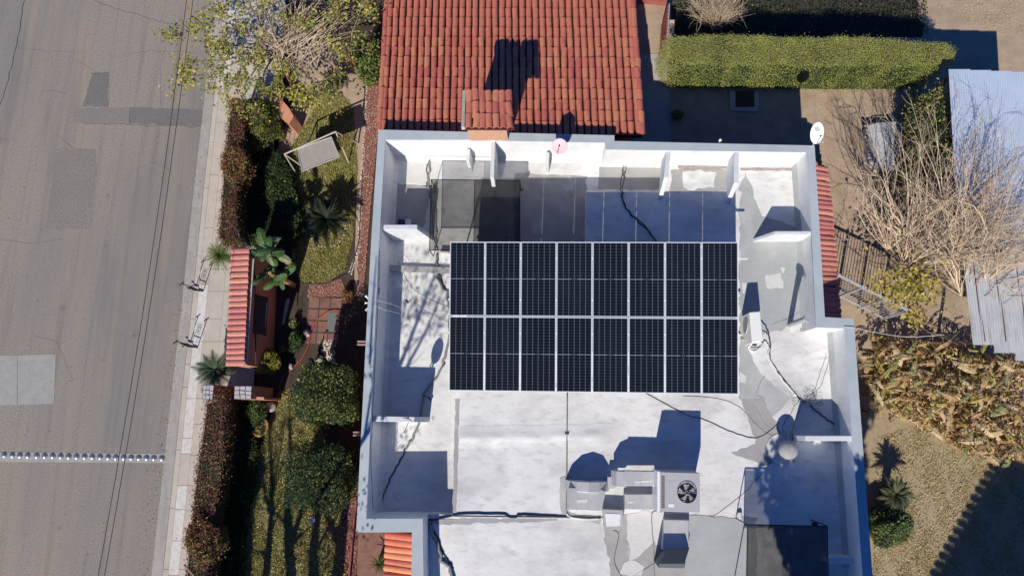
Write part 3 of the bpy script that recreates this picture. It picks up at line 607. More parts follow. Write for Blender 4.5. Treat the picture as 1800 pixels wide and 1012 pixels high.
# ============================================================ SOLAR ARRAY
zt, zb = L1+1.88, L1+1.15
arr = thing('solar_array', P(1045, 560, L1), 'tilted array of sixteen dark solar panels above the white roof', 'solar panels')
a_nw, a_ne, a_sw, a_se = P(793,425,zt), P(1299,433,zt), P(789,686,zb), P(1298,692.5,zb)
ori = a_sw; ex = (a_se-a_sw); ey = (a_nw-a_sw); W_, H_ = ex.length, ey.length; ex.normalize(); ez = ex.cross(ey).normalized(); ey = ez.cross(ex)
AM = Matrix(((ex.x, ey.x, ez.x, ori.x), (ex.y, ey.y, ez.y, ori.y), (ex.z, ey.z, ez.z, ori.z), (0, 0, 0, 1)))
gx, gy = .016, .026; pw, ph = (W_-7*gx)/8, (H_-gy)/2
fr = .016; gp = MB(); gp.box((pw/2, ph/2, -.015), (pw-.01, ph-.01, .012))
pm = bpy.data.meshes.new('solar_panel'); pm.from_pydata(gp.v, [], gp.f); pm.materials.append(MT['backsheet'])
fm = MB()
for cxy, sz in (((pw/2, fr/2), (pw, fr)), ((pw/2, ph-fr/2), (pw, fr)), ((fr/2, ph/2), (fr, ph-2*fr)), ((pw-fr/2, ph/2), (fr, ph-2*fr))): fm.box((*cxy, -.014), (*sz, .035))
frm = bpy.data.meshes.new('frame'); frm.from_pydata(fm.v, [], fm.f); frm.materials.append(MT['alu'])
cm = MB(); nx, ny = 6, 24; m0 = fr+.016; gapx, gapy, mid = .007, .0032, .020
cw = (pw-2*m0-5*gapx)/6; chh = (ph-2*m0-mid-22*gapy)/24
for j in range(ny):
    yy = m0+j*(chh+gapy)+(mid-gapy if j >= 12 else 0)
    for i in range(nx): xx = m0+i*(cw+gapx); cm.add([(xx, yy, -.0075), (xx+cw, yy, -.0075), (xx+cw, yy+chh, -.0075), (xx, yy+chh, -.0075)], [(0,1,2,3)])
clm = bpy.data.meshes.new('cells'); clm.from_pydata(cm.v, [], cm.f); clm.materials.append(MT['cell'])
jm = MB()
for dx in (-.07, 0, .07): jm.box((pw/2+dx, ph/2, -.005), (.045, .03, .004))
jme = bpy.data.meshes.new('busbar_joint'); jme.from_pydata(jm.v, [], jm.f); jme.materials.append(MT['cable'])
for r in range(2):
    for c in range(8):
        m = AM @ Matrix.Translation((c*(pw+gx), r*(ph+gy), .0))
        p = child('solar_panel', pm, arr, m)
        for nm, mm in (('frame', frm), ('cells', clm), ('busbar_joint', jme)):
            q = bpy.data.objects.new(nm, mm); C.objects.link(q); q.parent = p
            if nm != 'frame': q['kind'] = 'stuff'
AL = lambda x, y, z: AM @ Vector((x, y, z))
for i, fy in enumerate((.22, .78)):
    for r in range(2):
        b = MB(); yy = r*(ph+gy)+ph*fy; x1 = W_+(.02, .14, .02, .30)[i+2*r]; b.bar(AL(-.05, yy, -.06), AL(x1, yy, -.06), .045); b.build('rail', MT['alu'], arr)
for c in range(9):
    for fy in (.03, .5, .97):
        b = MB(); x = min(max(c*(pw+gx)-gx/2, .05), W_-.05); t = AL(x, fy*H_, -.09); b.bar(t, Vector((t.x, t.y, L0 if t.x < P(1000, 500, L1).x and fy > .9 else L1)), .045); b.build('post', MT['alu'], arr)
# ridge clamps in the column gaps
cl = MB(); cl.box((0, 0, .006), (.035, .05, .012)); cme = None
for c in range(0, 9):
    for r in range(2):
        for fy in (.22, .78):
            if cme is None: o = cl.build('clamp', MT['white'], arr); cme = o.data; o.matrix_basis = arr.matrix_basis.inverted() @ (AM @ Matrix.Translation((c*(pw+gx)-gx/2, r*(ph+gy)+ph*fy, 0)))@ Matrix.Identity(4); o.matrix_parent_inverse = Matrix.Identity(4)
            else: child('clamp', cme, arr, AM @ Matrix.Translation((c*(pw+gx)-gx/2, r*(ph+gy)+ph*fy, 0)))

# ============================================================ ROOF EQUIPMENT
def boxpx(mb, px, zt, z0, mi=0): mb.prism([P(x, y, zt) for x, y in px], z0, mi, True)
ac = thing('rooftop_air_conditioner', P(1195, 862, L1), 'grey packaged air conditioner with round top fan beside ducts', 'air conditioner')
za = L1+1.52
b = MB(); pts = [P(x, y, za) for x, y in ((1160,829),(1230,831),(1230,900.5),(1160,898))]; b.prism(pts, L1+.5, 0, True); b.build('cabinet', MT['acgrey'], ac, bevel=.01)
b = MB()
for x, y in ((1164,834),(1226,836),(1226,896),(1164,894)): t = P(x, y, L1+.5); b.bar(t, Vector((t.x, t.y, L1)), .06)
b.build('stand', MT['galv'], ac)
b = MB(); b.bar(P(1171,830,za+.002), P(1171,898,za+.002), .012, .006); b.bar(P(1171,845,za+.002), P(1186,845,za+.002), .01, .006); b.build('seam', MT['galv'], ac)
b = MB(); b.box(P(1180,888,za+.003), (.16, .09, .004)); b.build('rating_plate', MT['white'], ac)
fc = P(1207, 866, za)
b = MB(); b.disc(fc+UZ*.004, .27, .006, 28); b.build('fan_opening', MT['iron'], ac)
b = MB()
for k in range(5):
    a = k*2*math.pi/5+.4; d = Vector((math.cos(a), math.sin(a), 0)); e = Vector((-d.y, d.x, 0))
    b.add([fc+d*.07+UZ*.03, fc+d*.24-e*.10+UZ*.045, fc+d*.25+e*.07+UZ*.02, fc+d*.09+e*.05+UZ*.02], [(0,1,2,3)])
b.disc(fc+UZ*.015, .07, .04, 14); b.build('fan', MT['acgrey'], ac)
b = MB()
for r in (.27, .21, .14): 
    b.tube([fc+Vector((r*math.cos(k*math.pi/14), r*math.sin(k*math.pi/14), .065)) for k in range(29)], .005 if r < .25 else .011, 4)
for k in range(4): a = k*math.pi/4; d = Vector((math.cos(a), math.sin(a), 0))*.28; b.bar(fc-d+UZ*.065, fc+d+UZ*.065, .010)
b.build('fan_guard', MT['cable'], ac)
b = MB()
for k in range(20): 
    t = k/19; b.bar(P(1162.5, 837+t*55, za+.008), P(1168.5, 837+t*55, za+.008), .018, .012)
b.build('grille', MT['bark'], ac)
b = MB(); boxpx(b, [(1155.5,828),(1160,828),(1160,899),(1155.5,899)], za-.03, L1+.55); b.build('flange', MT['white'], ac)
# ducts
du = thing('roof_duct', P(1080, 866, L1), 'grey sheet metal duct running west from the air conditioner', 'air duct')
b = MB(); boxpx(b, [(1097,827),(1155,828.5),(1155,853.5),(1100,853.5),(1097,846)], L1+.84, L1+.45); b.build('upper_duct', MT['galv'], du, bevel=.01)
b = MB(); boxpx(b, [(1098,868.5),(1155,868.5),(1155,896),(1098,895)], L1+.50, L1+.08); b.build('lower_duct', MT['galv'], du, bevel=.01)
def elbow(px, py, z0, cxr, r_in, r_out, wid, ang0, ang1, axis, name, par, m='galv', n=10, zc=None):
    """rectangular elbow swept about a horizontal N-S axis through P(px,py,zc)"""
    c = P(px, py, zc); b = MB(); vs = []
    for k in range(n+1):
        a = ang0+(ang1-ang0)*k/n; d = (Vector((math.cos(a), 0, math.sin(a))) if axis == 'x' else Vector((0, math.cos(a), math.sin(a)))); e = Vector((0, 1, 0)) if axis == 'x' else Vector((1, 0, 0))
        for r, s in ((r_in, -1), (r_out, -1), (r_out, 1), (r_in, 1)): vs.append(c+d*r+e*s*wid/2)
    fs = [(4*k+i, 4*k+(i+1) % 4, 4*k+4+(i+1) % 4, 4*k+4+i) for k in range(n) for i in range(4)]+[(0,1,2,3),(4*n+3,4*n+2,4*n+1,4*n)]
    b.add(vs, fs); return b.build(name, MT[m], par, bevel=.008)
b = MB(); boxpx(b, [(1000,857),(1050,858),(1064,863),(1058,898),(1000,896)], L1+.62, L1+.02); b.build('outlet_duct', MT['galv'], du, bevel=.01)
elbow(1032, 852, 0, 0, .12, .68, .30, 0, math.pi, 'x', 'elbow', du, n=6, zc=L1+.06)
elbow(1098, 840, 0, 0, .04, .40, .46, math.pi/2, math.pi, 'x', 'elbow', du, n=2, zc=L1+.43)
b = MB(); boxpx(b, [(1068,838),(1082,838),(1082,858),(1068,858)], L1+.42, L1); b.build('riser', MT['acgrey'], du)
b = MB()
for x in (1112, 1126, 1141): b.bar(P(x,827.5,L1+.843), P(x,853.5,L1+.843), .022, .012)
for x in (1113, 1130, 1146): b.bar(P(x,868.5,L1+.503), P(x,895.5,L1+.503), .022, .012)
for x in (1014, 1034, 1052): b.bar(P(x,857.5,L1+.623), P(x,896.5,L1+.623), .022, .012)
b.build('seam', MT['acgrey'], du)
b = MB()
for x, y, w2, h2 in ((1131,846,.5,.07),(1023,880,.35,.10),(1110,882,.22,.06)): b.box(P(x,y,L1+(.844 if y < 860 and x > 1090 else (.504 if x > 1090 else .624))), (w2, h2, .004), .1)
b.build('sealant_smear', MT['patchw'], du)
# small roof hatch
h = thing('roof_hatch', P(1077, 908, L1), 'small pale glazed box beside the ducts on the roof', 'roof hatch')
b = MB(); boxpx(b, [(1060,894),(1095,896),(1095,922),(1062,926)], L1+.34, L1); b.build('box', MT['roofg'], h, bevel=.01)
b = MB(); boxpx(b, [(1064,902),(1091,903),(1090,924),(1066,925)], L1+.352, L1+.34); b.build('lid', MT['inwall'], h)
# gooseneck vent
gv = thing('scoop_vent', P(1190, 950, L1), 'grey scoop vent box with a steep hood darkened for shade south of the air conditioner', 'vent')
b = MB(); boxpx(b, [(1168,913),(1211,914),(1210,966),(1164,966)], L1+.32, L1); b.build('duct_box', MT['galv'], gv, bevel=.01)
b = MB(); lo = [P(1172,962,L1+.30), P(1212,962,L1+.30)]; tp = [P(1159,990,L1+.95), P(1203,990,L1+.95)]; tq = [P(1158,997,L1+.95), P(1203,998,L1+.95)]; bo = [Vector((v.x, v.y, L1)) for v in tq]; lb = [Vector((v.x, v.y, L1)) for v in lo]
b.add(lo+tp+tq+bo+lb, [(0,1,3,2),(2,3,5,4),(4,5,7,6),(8,9,1,0),(0,2,4,6,8),(1,9,7,5,3)]); b.build('hood', MT['matgrey'], gv)  # darker grey puts the north face's shade into the colour
# mini split condenser, white, turned
mc = thing('split_condenser', P(1320, 575, L1), 'white split air conditioner outdoor unit by the panel edge', 'air conditioner')
zm = L1+.95
b = MB(); boxpx(b, [(1317,548.5),(1336,547),(1341,598),(1322,603)], zm, L1+.12); b.build('case', MT['white'], mc, bevel=.02)
q0, q1 = P(1317,548.5,zm), P(1322,603,zm); ax = Vector((-1, .05, 0)); cc_ = (q0*.62+q1*.38); cc_.z = L1+.55
b = MB(); b.disc(cc_+Vector((-.012, 0, 0)), .25, .03, 22, ax=(-1, .08, 0)); b.build('fan_grille', MT['acgrey'], mc)
b = MB()
for x, y in ((1322,556),(1326,596)): t = P(x, y, L1+.12); b.box((t.x, t.y, L1+.06), (.5, .06, .12))
b.build('foot', MT['galv'], mc)
# vent pipes and the turbine vent
vp = thing('vent_pipe', P(1387, 572, L1), 'tall white vent pipe standing near the east wall corner', 'vent pipe')
a = P(1388,571,L1); b = MB(); b.tube([a, a+UZ*1.62], .085, 12); b.build('pipe', MT['roofg'], vp, smooth=False)
b = MB(); b.disc(a+UZ*1.55, .13, .10, 14); b.build('cap', MT['galv'], vp)
tv = thing('mushroom_vent', P(1375, 790, L1), 'round white mushroom roof vent near the southeast fin', 'vent')
t0 = P(1374,789,L1)
b = MB(); b.tube([t0, t0+UZ*.6], .13, 12); b.build('stem', MT['galv'], tv)
b = MB(); dome(b, .29, .20, 22, 5, (t0.x, t0.y, L1+.60)); b.disc((t0.x, t0.y, L1+.56), .29, .04, 22); b.build('hood', MT['roofg2'], tv, smooth=False)
b = MB(); 
for k in range(6): a1 = k*1.05; b.tube([t0+Vector((math.cos(a1)*.5, math.sin(a1)*.5, 0))*.9, t0+UZ*.02], .004, 4)
b.disc(t0-UZ*.0, .48, .03, 20); b.build('base_flashing', MT['patchw'], tv)
sp = thing('small_pipe_vent', P(1388, 768, L1), 'short grey pipe stub just north of the mushroom vent', 'vent pipe')
b = MB(); q = P(1386,772,L1); b.tube([q+Vector((0, -.15, .12)), q+Vector((.02, .22, .12))], .09, 10); b.build('pipe', MT['roofg'], sp); b = MB(); b.disc(q+Vector((.02, .22, .12)), .10, .05, 12, ax=(0, 1, 0)); b.build('cap', MT['galv'], sp)
# satellite dishes
def dish(name, label, c, r, normal, m, foot, arm=.35, squash=1.0, group=None, badge=False):
    t = thing(name, foot, label, 'satellite dish'); n_ = Vector(normal).normalized(); q = n_.to_track_quat('Z', 'Y').to_matrix(); vs = []; fs = []; K, NN = 5, 26
    for j in range(K+1):
        rr = r*j/K
        for k in range(NN): a = 2*math.pi*k/NN; vs.append(Vector(c)+q @ Vector((rr*math.cos(a)*squash, rr*math.sin(a), .18*r*(j/K)**2)))
    for j in range(K):
        for k in range(NN): fs.append((j*NN+k, j*NN+(k+1) % NN, (j+1)*NN+(k+1) % NN, (j+1)*NN+k))
    b = MB(); b.add(vs, fs); o = b.build('reflector', MT[m], t, smooth=True); s = o.modifiers.new('s', 'SOLIDIFY'); s.thickness = .012
    b = MB(); b.tube([foot, Vector(foot)+UZ*.15, Vector(c)-n_*.05], .02, 8); b.build('mast', MT['galv'], t)
    b = MB(); low = Vector(c)+q @ Vector((0, -r*.95, .1)); fp = Vector(c)+n_*arm*1.3+q @ Vector((0, -r*.5, 0)); b.tube([low, fp], .011, 6); b.build('feed_arm', MT['acgrey'], t)
    b = MB(); b.tube([fp, fp-n_*.07], .03, 8); b.build('receiver', MT['acgrey'], t)
    return t
dish('satellite_dish', 'white oval satellite dish on the northeast parapet corner', P(1434.5, 233, PT+.62), .36, (.15, -.70, .85), 'white', P(1427, 257, PT), squash=.62)
wd_ = bpy.data.objects['satellite_dish']; q_ = Vector((.15, -.70, .85)).normalized(); b = MB(); b.disc(P(1437, 224, PT+.70)+q_*.05, .12, .006, 14, ax=q_); b.build('printed_badge', MT['acgrey'], wd_)
dish('satellite_dish', 'round pink satellite dish above the north parapet', P(984, 257, PT+.50), .26, (-.15, -.50, .85), 'pink', P(986, 266, PT-.30))
dish('satellite_dish', 'dark dish seen edge on above the west fin', P(717, 734, PT+.30), .33, (-.25, -.93, .15), 'acgrey', P(717, 737, PT-.22), squash=.55)
# shade nets
def shade(name, label, px, zs, mm, z0, guy=None, fold=None):
    t = thing(name, P(px[0][0], px[0][1], z0), label, 'shade net'); w = [P(x, y, z) for (x, y), z in zip(px, zs)]
    NX = 10; vs = []; fs = []
    for j in range(NX+1):
        for i in range(NX+1):
            u, v = i/NX, j/NX; p = w[0].lerp(w[1], u).lerp(w[3].lerp(w[2], u), v); p.z -= .07*math.sin(math.pi*u)*math.sin(math.pi*v)+rng.uniform(0, .01); vs.append(p)
    for j in range(NX):
        for i in range(NX): fs.append((j*(NX+1)+i, j*(NX+1)+i+1, (j+1)*(NX+1)+i+1, (j+1)*(NX+1)+i))
    b = MB(); b.add(vs, fs); b.build('netting', MT[mm], t, smooth=True)
    b = MB()
    for i in range(4): b.bar(w[i]+UZ*.01, w[(i+1) % 4]+UZ*.01, .022)
    b.build('border_pole', MT['iron'], t)
    for i in range(4): b = MB(); b.bar(w[i], Vector((w[i].x, w[i].y, z0)), .025); b.build('post', MT['iron'], t)
    return t, w
zn = L0+.85
t, wn = shade('shade_net', 'black shade net over a grey cover at the northwest roof', [(758,316),(914,317),(914,440),(755,440)], [zn]*4, 'net', L0)
b = MB(); b.bar(wn[0].lerp(wn[1], .49)+UZ*.012, wn[3].lerp(wn[2], .49)+UZ*.012, .016); b.build('seam', MT['iron'], t)
x0 = wn[0].lerp(wn[1], .49); x1 = wn[3].lerp(wn[2], .49); b = MB(); b.add([x0+UZ*-.03, wn[1]-UZ*.03, wn[2]-UZ*.03, x1-UZ*.03], [(0,1,2,3)]); b.build('lower_netting', MT['net'], t)
b = MB(); b.tube([P(764,326,L0+.10), P(763,338,L0+.1)], .07, 10); b.build('weight', MT['cable'], t)
b = MB(); b.tube([P(917,330,zn-.15), P(916,335,zn-.2)], .07, 10); b.build('lamp', MT['cable'], t)
t, wn = shade('shade_net', 'dark doubled shade net at the southeast roof corner', [(1314,921),(1454,924),(1456,1035),(1312,1030)], [L1+1.25]*4, 'net2', L1)
b = MB(); b.add([v-UZ*.06 for v in wn], [(0,1,2,3)]); b.build('lower_netting', MT['net'], t)
b = MB(); b.tube([P(1300,900,L1+.05), P(1301,912,L1+.05)], .07, 10); b.build('weight', MT['patchw'], t)
b = MB(); b.box(P(1432,920,L1+1.3), (.16, .1, .08)); b.build('floodlight', MT['cable'], t)
b = MB(); [b.add([(0,0,0)], []) for _ in range(0)]; o = None
# things standing on the roof
t = thing('paint_bucket', P(706,391,L0), 'small blue and white plastic bucket behind the west fin', 'bucket')
b = MB(); q = P(705,391,L0+.2); b.box((q.x, q.y, L0+.13), (.22, .22, .26)); b.build('body', MT['bluep'], t, bevel=.02); b = MB(); b.box((q.x+.24, q.y, L0+.12), (.18, .24, .24)); b.build('pail', MT['white'], t, bevel=.02)
t = thing('junction_box', P(783,452,L0), 'white cable junction box beside the array corner', 'box')
b = MB(); boxpx(b, [(774,444),(792,445),(792,459),(777,458)], L0+.2, L0); b.build('case', MT['white'], t, bevel=.015); b = MB(); boxpx(b, [(772,441.5),(790,442),(790,444),(772,443.5)], L0+.24, L0); b.build('hinge', MT['galv'], t)
def small(name, label, cat, px, py, z, f, m):
    b = MB(); f(b, P(px, py, z)); o = b.build(name, MT[m]); tag(o, label, cat); return o
small('drain_cover', 'round rusty drain cover on the west roof floor', 'drain cover', 732, 529.5, L0, lambda b, p: b.disc(p, .075, .015, 9), 'gravelp')
small('stray_bracket', 'small dark angled bracket lying by the drain cover', 'bracket', 716, 530, L0, lambda b, p: (b.bar(p+Vector((-.06, .06, .02)), p+Vector((.02, -.05, .02)), .03), b.bar(p+Vector((.02, -.05, .02)), p+Vector((.09, .02, .02)), .02)), 'cable')
small('stray_block', 'small grey block lying north of the drain cover', 'block', 732.5, 508, L0, lambda b, p: b.box(p+UZ*.02, (.08, .05, .04), .5), 'galv')
small('cable_box', 'thin white cable box on the west parapet', 'box', 667, 511, PT-.25, lambda b, p: b.box(p, (.05, .2, .08)), 'white')
small('wall_lamp', 'small round white lamp above the north parapet', 'lamp', 1266, 246.5, PT+.1, lambda b, p: (b.tube([p-UZ*.3, p], .015, 6), dome(b, .05, .06, 10, 3, tuple(p))), 'white')
# flood lamps in a fan on the west wall
fl = thing('flood_lamp_cluster', P(651,532,PT-.1), 'cluster of three small white flood lamps off the west wall', 'lamp')
for k, (x0, y0) in enumerate(((643,519.5),(641.5,532),(642.5,546))):
    b = MB(); a = P(652,531+k*1.5,PT-.12); c = P(x0, y0, PT-.1); b.tube([a, a.lerp(c, .6), c], [.012, .02, .045], 8); b.build('lamp', MT['white'], fl)
# ---- cables
def cable(name, label, pts, r, m, z=None, n=5, wob=.6, group=None, sub=5):
    w = [P(p[0], p[1], (p[2] if len(p) > 2 else z)+r) for p in pts]; out = []
    for i in range(len(w)-1):
        a, b_, c, d = w[max(i-1, 0)], w[i], w[i+1], w[min(i+2, len(w)-1)]
        for k in range(sub):
            t = k/sub; t2, t3 = t*t, t*t*t
            q = .5*((2*b_)+(-a+c)*t+(2*a-5*b_+4*c-d)*t2+(-a+3*b_-3*c+d)*t3)
            out.append(q+Vector((rng.normal(), rng.normal(), 0))*.008*wob)
    out.append(w[-1]); b = MB(); b.tube(out, r, n); o = b.build(name, MT[m], smooth=True); tag(o, label, 'cable'); return o
cable('conduit', 'straight grey conduit running south from the solar array', [(997,690),(996.5,760),(996,830),(995.5,902)], .018, 'cableg', L1+.02, wob=0)
b_ = small('conduit_clamp', 'small dark clamp holding the straight grey conduit', 'clamp', 996.5, 761, L1+.03, lambda b, p: b.box(p, (.12, .06, .05)), 'cable')
cable('roof_cable', 'thick dark cable along the seam south of the white slab', [(657,901,L0+.02),(690,904,L0+.02),(720,905,L0+.05),(738,903,L0+.3),(757,913,L1),(790,907,L1),(810,902.5,L1),(850,902.5,L1),(885,903,L1),(895,908,L1),(908,908,L1),(914,904,L1),(960,906,L1),(1000,908,L1),(1056,909,L1)], .028, 'cable')
cable('roof_cable', 'frayed cable bundle running down the southwest roof', [(753,916,L1),(762,940,L1),(770,960,L1),(778,985,L1),(790,1000,L1),(796,1020,L1)], .06, 'cableg', wob=3)
cable('roof_cable', 'black cable beside the frayed southwest bundle', [(756,916,L1),(768,945,L1),(782,975,L1),(797,1000,L1)], .02, 'cable', wob=2)
cable('roof_cable', 'grey cable bundle along the west edge of the panels', [(768,448,L0),(767,470,L0),(772,490,L0),(781,510,L0),(788,530,L0),(790,552,L0),(788,600,L0),(778,640,L0)], .042, 'cableg', wob=2.5)
cable('roof_cable', 'black cable beside the bundle west of the panels', [(770,450,L0),(770,472,L0),(777,495,L0),(787,520,L0),(789,540,L0)], .022, 'cable', wob=2)
cable('roof_cable', 'pale cable bundle slanting past the edge on dish', [(780,640,L0),(765,665,L0),(748,690,L0),(742,715,L0),(735,745,L0),(722,775,L0),(712,790,L0)], .04, 'cableg', wob=2)
cable('roof_cable', 'dark cable bundle crossing the shaded southwest floor', [(712,790,L0),(697,820,L0),(680,855,L0),(670,885,L0),(665,903,L0)], .022, 'cable', wob=2)
cable('roof_cable', 'tangled cable hanging down at the northwest roof', [(757,277,L0),(755,300,L0),(753,330,L0),(757,345,L0),(764,365,L0),(766,400,L0),(764,440,L0)], .035, 'cableg', wob=3.5)
cable('roof_cable', 'second tangled cable at the northwest roof', [(757,278,L0),(751,300,L0),(752,335,L0),(759,355,L0),(761,400,L0),(769,440,L0)], .018, 'cable', wob=4)
b = MB()
for k in range(4):
    q = [P(738,735,L0+.9), P(747,700,L0+.02)]; 
bb = MB(); bb.prism([P(742,700,L0+.02), P(749,697,L0+.02), P(744,737,L0+.02), P(738,737,L0+.02)], L0); o = bb.build('white_board', MT['patchw']); tag(o, 'narrow white board lying at the end of the west fin', 'board')
small('cable_clip', 'dark clip hanging on the pale slanting cable', 'clip', 753.5, 698, L0+.1, lambda b, p: (b.bar(p, p+Vector((.1, -.1, 0)), .05), b.bar(p, p+Vector((-.15, .05, 0)), .03)), 'cable')
cable('roof_cable', 'thick black cable from the split unit toward the southeast', [(1340,580,L1+.3),(1350,588,L1+.1),(1354,605,L1),(1354,630,L1),(1368,655,L1),(1388,680,L1),(1405,700,L1),(1414,706,L1)], .022, 'cable', wob=1.5)
cable('roof_cable', 'white refrigerant line looping beside the split unit', [(1322,604,L1+.2),(1316,612,L1),(1328,616,L1),(1340,606,L1),(1345,600,L1),(1352,612,L1),(1352,630,L1),(1372,662,L1),(1400,696,L1)], .03, 'cablew', wob=1.5)
cable('roof_cable', 'second white line along the split unit foot', [(1300,585,L1),(1310,602,L1),(1322,612,L1),(1336,610,L1),(1338,600,L1)], .022, 'cablew', wob=1)
cable('roof_cable', 'black cable leaving the panels at the split unit', [(1299,583,L1),(1307,597,L1),(1320,606,L1),(1330,606,L1)], .022, 'cable', wob=1)
cable('roof_cable', 'thin black wire crossing the white roof diagonally', [(1130,688,L1),(1160,704,L1),(1200,725,L1),(1240,738,L1),(1280,756,L1),(1320,769,L1),(1345,763,L1),(1366,745,L1)], .012, 'cable', wob=1)
cable('roof_cable', 'thin wire arcing over the east roof below the array', [(1200,695,L1),(1260,700,L1),(1300,715,L1),(1340,755,L1),(1370,770,L1)], .007, 'cable', wob=1)
for i, pts in enumerate([[(1406,702),(1384,676),(1370,655),(1362,640)], [(1418,700),(1440,680),(1455,640),(1466,590)], [(1425,702),(1440,660),(1452,620)], [(1405,700),(1380,742),(1372,780)], [(1410,712),(1400,735),(1385,775)], [(1325,710),(1345,745),(1372,775)], [(1346,700),(1330,690),(1345,660)], [(1355,570),(1380,562),(1384,560),(1405,548),(1418,535),(1431,548)]]):
    cable('loose_wire', ['thin loose wire curving toward the split unit', 'thin loose wire climbing to the east parapet step', 'second loose wire beside the east wall', 'loose wire reaching the mushroom vent from the tangle', 'second loose wire between tangle and mushroom vent', 'loose wire slanting across grey coat to the vent', 'short loose wire curl east of the array', 'thin wire passing the vent pipe to the parapet'][i], [(x, y, L1) for x, y in pts], .007, 'cableg', wob=2, n=4)
tg = MB(); c0 = P(1421, 703, L1)
for k in range(24):
    cx_, cy_ = c0.x+rng.normal()*.16, c0.y+rng.normal()*.11; r = rng.uniform(.05, .2); a0 = rng.uniform(0, 6)
    tg.tube([(cx_+r*math.cos(a0+j*.5), cy_+r*.7*math.sin(a0+j*.5), L1+.02+.02*j*rng.uniform(.3, 1)) for j in range(10)], .0045, 4, 0 if k % 3 else 1)
tag(tg.build('wire_tangle', [MT['cableg'], MT['cable']]), 'round tangle of loose wires on the east roof', 'wires')
cable('roof_cable', 'dark twisted cable crossing the shaded roof by the tangle', [(1424,712,L1),(1440,725,L1),(1460,740,L1),(1480,752,L1)], .02, 'cable', wob=2.5)
cable('roof_cable', 'black twisted cable under the panel shadow at north', [(1094,296,L0+.3),(1092,330,L1),(1092,345,L1),(1104,370,L1),(1122,390,L1),(1140,408,L1),(1160,432,L1)], .018, 'cable', wob=2.5)
cable('roof_cable', 'second black cable in the panel shadow at north', [(1099,300,L0+.3),(1094,340,L1),(1100,365,L1),(1112,378,L1),(1135,398,L1),(1155,428,L1)], .016, 'cable', wob=3)
cable('roof_cable', 'thin conduit elbow below the air conditioner', [(1162,899,L1),(1147,900,L1),(1146,930,L1),(1149,960,L1),(1150,1040,L1)], .014, 'cableg')
cable('roof_cable', 'thin curved black wire south of the roof hatch', [(1078,931,L1),(1088,938,L1),(1084,960,L1),(1080,985,L1),(1092,1012,L1),(1110,1040,L1)], .009, 'cable')
cable('roof_cable', 'thin wire joining the gooseneck to the south edge', [(1165,982,L1),(1140,995,L1),(1112,1012,L1)], .007, 'cable')
cable('roof_cable', 'thin wire running from air conditioner to mushroom vent', [(1220,910,L1),(1250,908,L1),(1300,872,L1),(1340,830,L1),(1368,790,L1)], .006, 'cable', wob=2)
cable('parapet_cable', 'dark cable following the inner west parapet', [(667,440,PT-.1),(666,500,PT-.1),(661,600,PT-.1),(655,730,PT-.1),(652,800,PT-.1),(656,895,PT-.3)], .012, 'cable')
cable('parapet_cable', 'thin dark crease cable down the east parapet', [(1424,272,PT-.05),(1424,330,PT-.05),(1428,450,PT-.05),(1434,570,PT-.05)], .008, 'cableg')
cable('elbow_pipe', 'white pipe elbow round the duct outlet', [(996,902,L1+.02),(1003,908,L1),(1030,912,L1),(1052,911,L1)], .03, 'cablew', wob=0)
for i, pts in enumerate([[(652,476,PT),(690,490,L0+.4),(720,515,L0),(735,535,L0),(760,545,L0),(788,548,L0)], [(652,524,PT),(680,532,PT-.2),(720,545,L0+.3),(788,566,L0)], [(650,534,PT),(680,545,PT-.2),(705,552,L0)], [(700,460,L0),(720,500,L0),(745,520,L0),(790,540,L0)]]):
    cable('service_wire', ['pale wire from west wall to the drain cover', 'pale wire from the flood lamps to the array', 'short pale wire over the west parapet', 'thin wire arcing over the west roof floor'][i], pts, .006, 'cablew' if i < 3 else 'cable', wob=1, n=4)
cable('service_wire', 'pale wire from the east parapet toward the bare tree', [(1484,574,PT+.02),(1510,578,PT),(1550,586,2.6),(1600,592,2.4),(1660,588,2.6)], .010, 'cablew', wob=.5)
# overhead cables above the road
for i, (xa, xb) in enumerate(((327, 170), (338, 181))):
    pts = []
    for k in range(13):
        t = k/12; y = -60+t*1140; pts.append((xa+9-(xa-xb)*t*1.12+9*math.sin(math.pi*t), y, 5.6))
    cable('overhead_cable', ['dark overhead cable above the road, the one nearer the opposite side', 'dark overhead cable above the road, the one nearer the sidewalk'][i], pts, .011, 'cablebr', wob=0)

